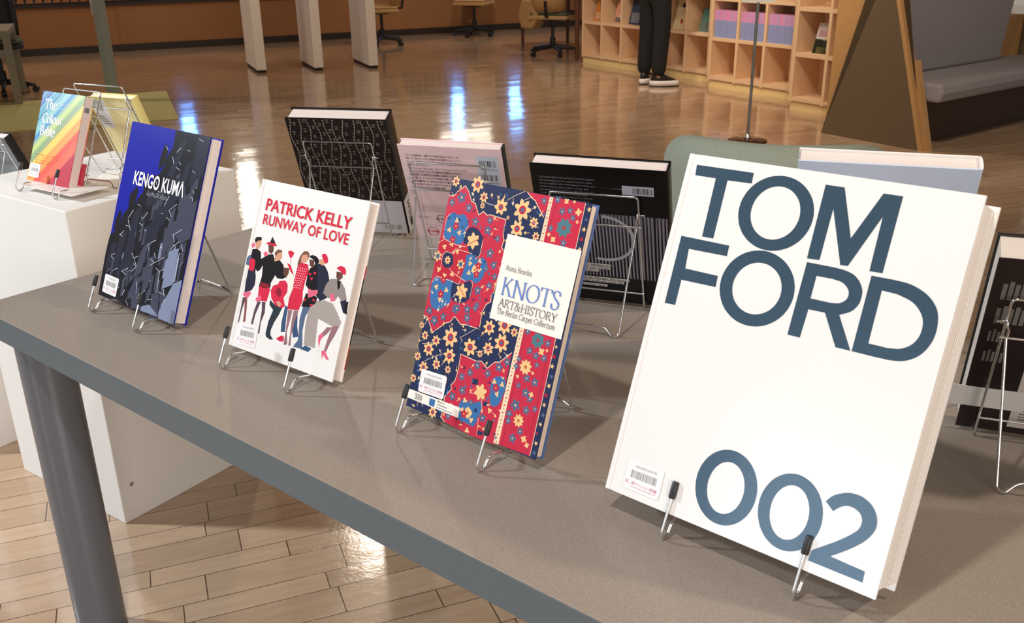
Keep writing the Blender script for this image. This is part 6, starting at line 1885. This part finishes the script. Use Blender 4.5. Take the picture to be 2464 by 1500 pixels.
for hand, sx in ((18, -1), (22, 1)):          # four fingers and a thumb on each hand, slightly curled
    for fx, ln, up in ((-.03, .07, 0), (-.01, .082, .004), (.01, .076, .004), (.03, .06, 0), (-sx*.05, .035, .012)):
        hx_, hy_, hz_ = V[hand]; i0 = len(V)
        V += [(hx_+fx*.8, hy_+.035 if abs(fx) < .04 else hy_, hz_+up), (hx_+fx, hy_+.035+ln*.55, hz_+up-.006), (hx_+fx*1.05, hy_+.03+ln, hz_+up-.024)]
        Ed += [(hand, i0), (i0, i0+1), (i0+1, i0+2)]; Rr += [.01, .009, .008]
skin('body', V, Ed, Rr, SKIN, t)
skin('trousers', [(0, 0, .96), (0, 0, .86), (-.095, 0, .80), (-.10, .012, .5), (-.10, -.015, .2), (-.095, -.02, .085), (.095, 0, .80), (.10, .012, .5), (.105, -.015, .2), (.105, -.02, .085)],
     [(0, 1), (1, 2), (2, 3), (3, 4), (4, 5), (1, 6), (6, 7), (7, 8), (8, 9)], [(.16, .12), (.16, .13), .095, .082, .072, .07, .095, .082, .072, .07], TR, t)
skin('shirt', [(0, 0, .93), (0, -.01, 1.15), (0, -.01, 1.36), (0, 0, 1.45), (-.19, 0, 1.40), (-.245, 0, 1.2), (.19, 0, 1.40), (.245, 0, 1.2)], [(0, 1), (1, 2), (2, 3), (2, 4), (4, 5), (2, 6), (6, 7)], [(.17, .13), (.16, .12), (.15, .12), .065, .065, .06, .065, .06], SH, t, 0)
skin('hair', [(0, -.02, 1.6), (0, 0, 1.70), (0, .04, 1.735)], [(0, 1), (1, 2)], [.085, .095, .07], mat('black_hair', (.01, .008, .007), .5), t)
for sx, rz in ((-1, .25), (1, -.55)):
    q = MB(); cz = Matrix.Translation((sx*.095, 0, 0)) @ Matrix.Rotation(rz, 4, 'Z')
    def ring(m, prof):
        n = 16; vs = []
        for z, ws, y0, y1 in prof:
            for k in range(n):
                a = 2*PI*k/n; yy = (y0+y1)/2+(y1-y0)/2*math.sin(a); xx = ws*math.cos(a)*(1-.18*math.sin(a)); vs.append(cz @ Vector((xx, yy, z)))
        q.add(vs, [(i*n+k, i*n+(k+1) % n, (i+1)*n+(k+1) % n, (i+1)*n+k) for i in range(len(prof)-1) for k in range(n)]+[tuple(range(n-1, -1, -1)), tuple(range((len(prof)-1)*n, len(prof)*n))], m, True)
    wm = mat('sole_white', srgb(232, 226, 224), .5)
    ring(M_black, [(.0, .046, -.085, .19), (.012, .048, -.09, .195)]); ring(wm, [(.012, .048, -.09, .195), (.045, .047, -.088, .19), (.055, .042, -.08, .17)]); ring(M_black, [(.055, .042, -.08, .17), (.085, .036, -.07, .10), (.12, .034, -.06, .03)])
    q.build('shoe', t)

# ------------------------------------------------------------ far side: partitions, desk, office chairs, column, table, mat
def part_slab(o, label, ln=.72):
    t = thing('partition_panel', label, 'panel', o, math.atan2(WD.y, WD.x)-.0, 'white partition panels')
    q = MB(); q.box(0, .098, 0, ln, .03, 1.25, M_slab); q.build('slab', t, .003)
    q = MB(); q.box(.006, .092, .01, ln-.01, 0, .03, M_dark); q.build('recessed_foot', t)
part_slab((-2.645, 10.28, 0), 'white upright partition panel nearest the grey pole')
part_slab((-2.065, 10.41, 0), 'white upright partition panel in the middle of the three')
part_slab((-1.495, 10.52, 0), 'white upright partition panel nearest the office chair')
t = thing('pole', 'grey green round pole standing on the olive mat', 'pole', (-3.52, 8.62, 0))
q = MB(); q.tube([(0, 0, 0), (0, 0, 3.4)], .055, M_pole, 24); q.build('shaft', t)
q = MB(); q.prism([(-2.649, 7.684, .0005), (-3.234, 9.151, .0005), (-5.0, 8.36, .0005), (-5.0, 6.82, .0005)], (0, 0, .006), M_mat); tag(q.build('floor_mat'), 'flat olive yellow mat on the floor under the grey pole', 'mat')
t = thing('side_table', 'grey wooden table with a rail at the left edge', 'table', (-4.29, 8.52, 0), math.radians(22))
for x, y in ((0, 0), (-1.2, 0), (0, .7), (-1.2, .7)): q = MB(); q.box(x-.06, x, y, y+.06, .007 if y == 0 else .007, .58, M_tgrey); q.build('leg', t)
q = MB(); q.box(-1.26, .0, 0, .76, .58, .63, M_tgrey); q.build('tabletop', t, .004)
q = MB(); q.box(-1.2, -.06, .01, .05, .40, .47, M_tgrey); q.build('rail', t)
def office_chair(label, loc, rz, shell_m, seat_m):
    t = thing('office_chair', label, 'chair', loc, rz, 'office chairs')
    q = MB()
    for k in range(5):
        a = 2*PI*k/5+.3; q.tube([(0, 0, .10), (.15*math.cos(a), .15*math.sin(a), .085), (.28*math.cos(a), .28*math.sin(a), .065)], .02, M_black, 8, radii=[.028, .022, .016])
    q.tube([(0, 0, .08), (0, 0, .2)], .035, M_black, 12); sb = q.build('star_base', t)
    for k in range(5):
        a = 2*PI*k/5+.3; c = Vector((.28*math.cos(a), .28*math.sin(a), .028)); d = Vector((-math.sin(a), math.cos(a), 0))*.022
        q = MB(); q.tube([c-d, c+d], .028, M_black, 12); q.build('caster', sb)
    q = MB(); q.tube([(0, 0, .19), (0, 0, .4)], .02, M_black, 12); q.box(-.1, .1, -.09, .09, .385, .41, M_black); q.build('column', t)
    q = MB(); q.box(-.23, .23, -.22, .22, .41, .455, shell_m); q.box(-.215, .215, -.2, .21, .455, .49, seat_m); q.build('seat', t, .015)
    q = MB(); n = 10; vs = []
    for z, rr, lean in ((.50, .24, 0), (.62, .25, .02), (.8, .25, .05), (.9, .22, .07)):
        for k in range(n+1): a = math.radians(-60+120*k/n); vs.append((rr*math.sin(a), -.02-rr*math.cos(a)-lean, z))
    fs = [(i*(n+1)+k, i*(n+1)+k+1, (i+1)*(n+1)+k+1, (i+1)*(n+1)+k) for i in range(3) for k in range(n)]
    q.add(vs, fs, shell_m, True); o = q.build('backrest', t); sd = o.modifiers.new('solid', 'SOLIDIFY'); sd.thickness = .03
    q = MB(); q.tube([(0, -.1, .4), (0, -.27, .46), (0, -.29, .62)], .018, M_black, 8); q.build('back_bar', t)
    return t
office_chair('black office chair with a star base behind the grey wooden table at the left edge', (-4.78, 9.22, 0), math.radians(205), M_black, M_seatgrey)
office_chair('office chair with a tan shell and black star base alone before the back wall', (-.46, 13.75, 0), math.radians(160), M_tan, M_tan)
office_chair('office chair half hidden behind the rightmost white partition panel', (-1.62, 12.75, 0), math.radians(100), M_tan, M_tan)
oc = office_chair('office chair with a tan shell tucked under the dark wooden desk', (.52, 11.5, 0), math.radians(-20), M_tan, M_seatgrey)
q = MB(); q.prism([(-.36, -.1, .30), (-.20, -.2, .30), (-.12, -.22, .42), (-.12, -.22, .62), (-.36, -.12, .62), (-.40, -.1, .45)], (.06, .22, 0), M_tan); q.build('shell_side', oc, .03)
t = thing('writing_desk', 'dark reddish wooden desk with tapered legs left of the cube shelves', 'desk', (.185, 12.459, 0), math.atan2(-1.517, .58))
for x, y in ((0, 0), (1.624, 0), (0, .62), (1.624, .62)): q = MB(); q.tube([(x, y, .68), (x, y, .45), (x, y, 0)], .03, M_desk, 10, radii=[.035, .03, .017]); q.build('leg', t)
q = MB(); q.box(-.05, 1.674, -.05, .67, .68, .72, M_desk); q.build('desktop', t, .004)
q = MB(); q.tube([(0, 0, .49), (0, 0, 1.2), (0, 0, 3.4)], .01, mat('cord_white', srgb(226, 220, 210), .6), 8, radii=[.003, .012, .014]); o = q.build('pull_cord'); o.location = (-4.95, 11.9, 0); tag(o, 'thin white cord hanging down in front of the back wall', 'cord')
# lit signs high on the back wall whose blue and white light shows in the floor
def glow(name, label, s, z0, z1, wd, col, e):
    t = thing(name, label, 'light', W0+WD*s+WN*-.055, math.atan2(WD.y, WD.x), 'lit wall strips')
    q = MB(); q.box(-wd/2, wd/2, -.04, -.005, z0, z1, mat('glow_'+name+label[:9], (.02, .02, .02), .5, emit=col, es=e)); q.build('diffuser', t)
    q = MB(); q.box(-wd/2-.01, wd/2+.01, -.03, .0, z0-.01, z1+.01, M_dark); q.build('housing', t)
glow('wall_light', 'left blue lit strip on the back wall above the pole', 2.07, .72, 1.25, .16, (.12, .35, 1), 14)
glow('wall_light', 'middle blue lit strip on the back wall', 5.88, .7, 1.35, .16, (.12, .35, 1), 14)
glow('wall_light', 'right blue lit strip on the back wall', 6.82, .7, 1.3, .2, (.14, .38, 1), 12)
glow('wall_light', 'white lit panel on the back wall', 6.0, 1.45, 2.1, .8, (1, .9, .75), 3)
glow('wall_light', 'tall white lit strip on the back wall above the partitions', 2.75, 1.6, 2.9, .25, (1, .93, .8), 6)
glow('wall_light', 'small green lit sign on the back wall', 7.42, 1.3, 1.6, .14, (.2, 1, .55), 2)
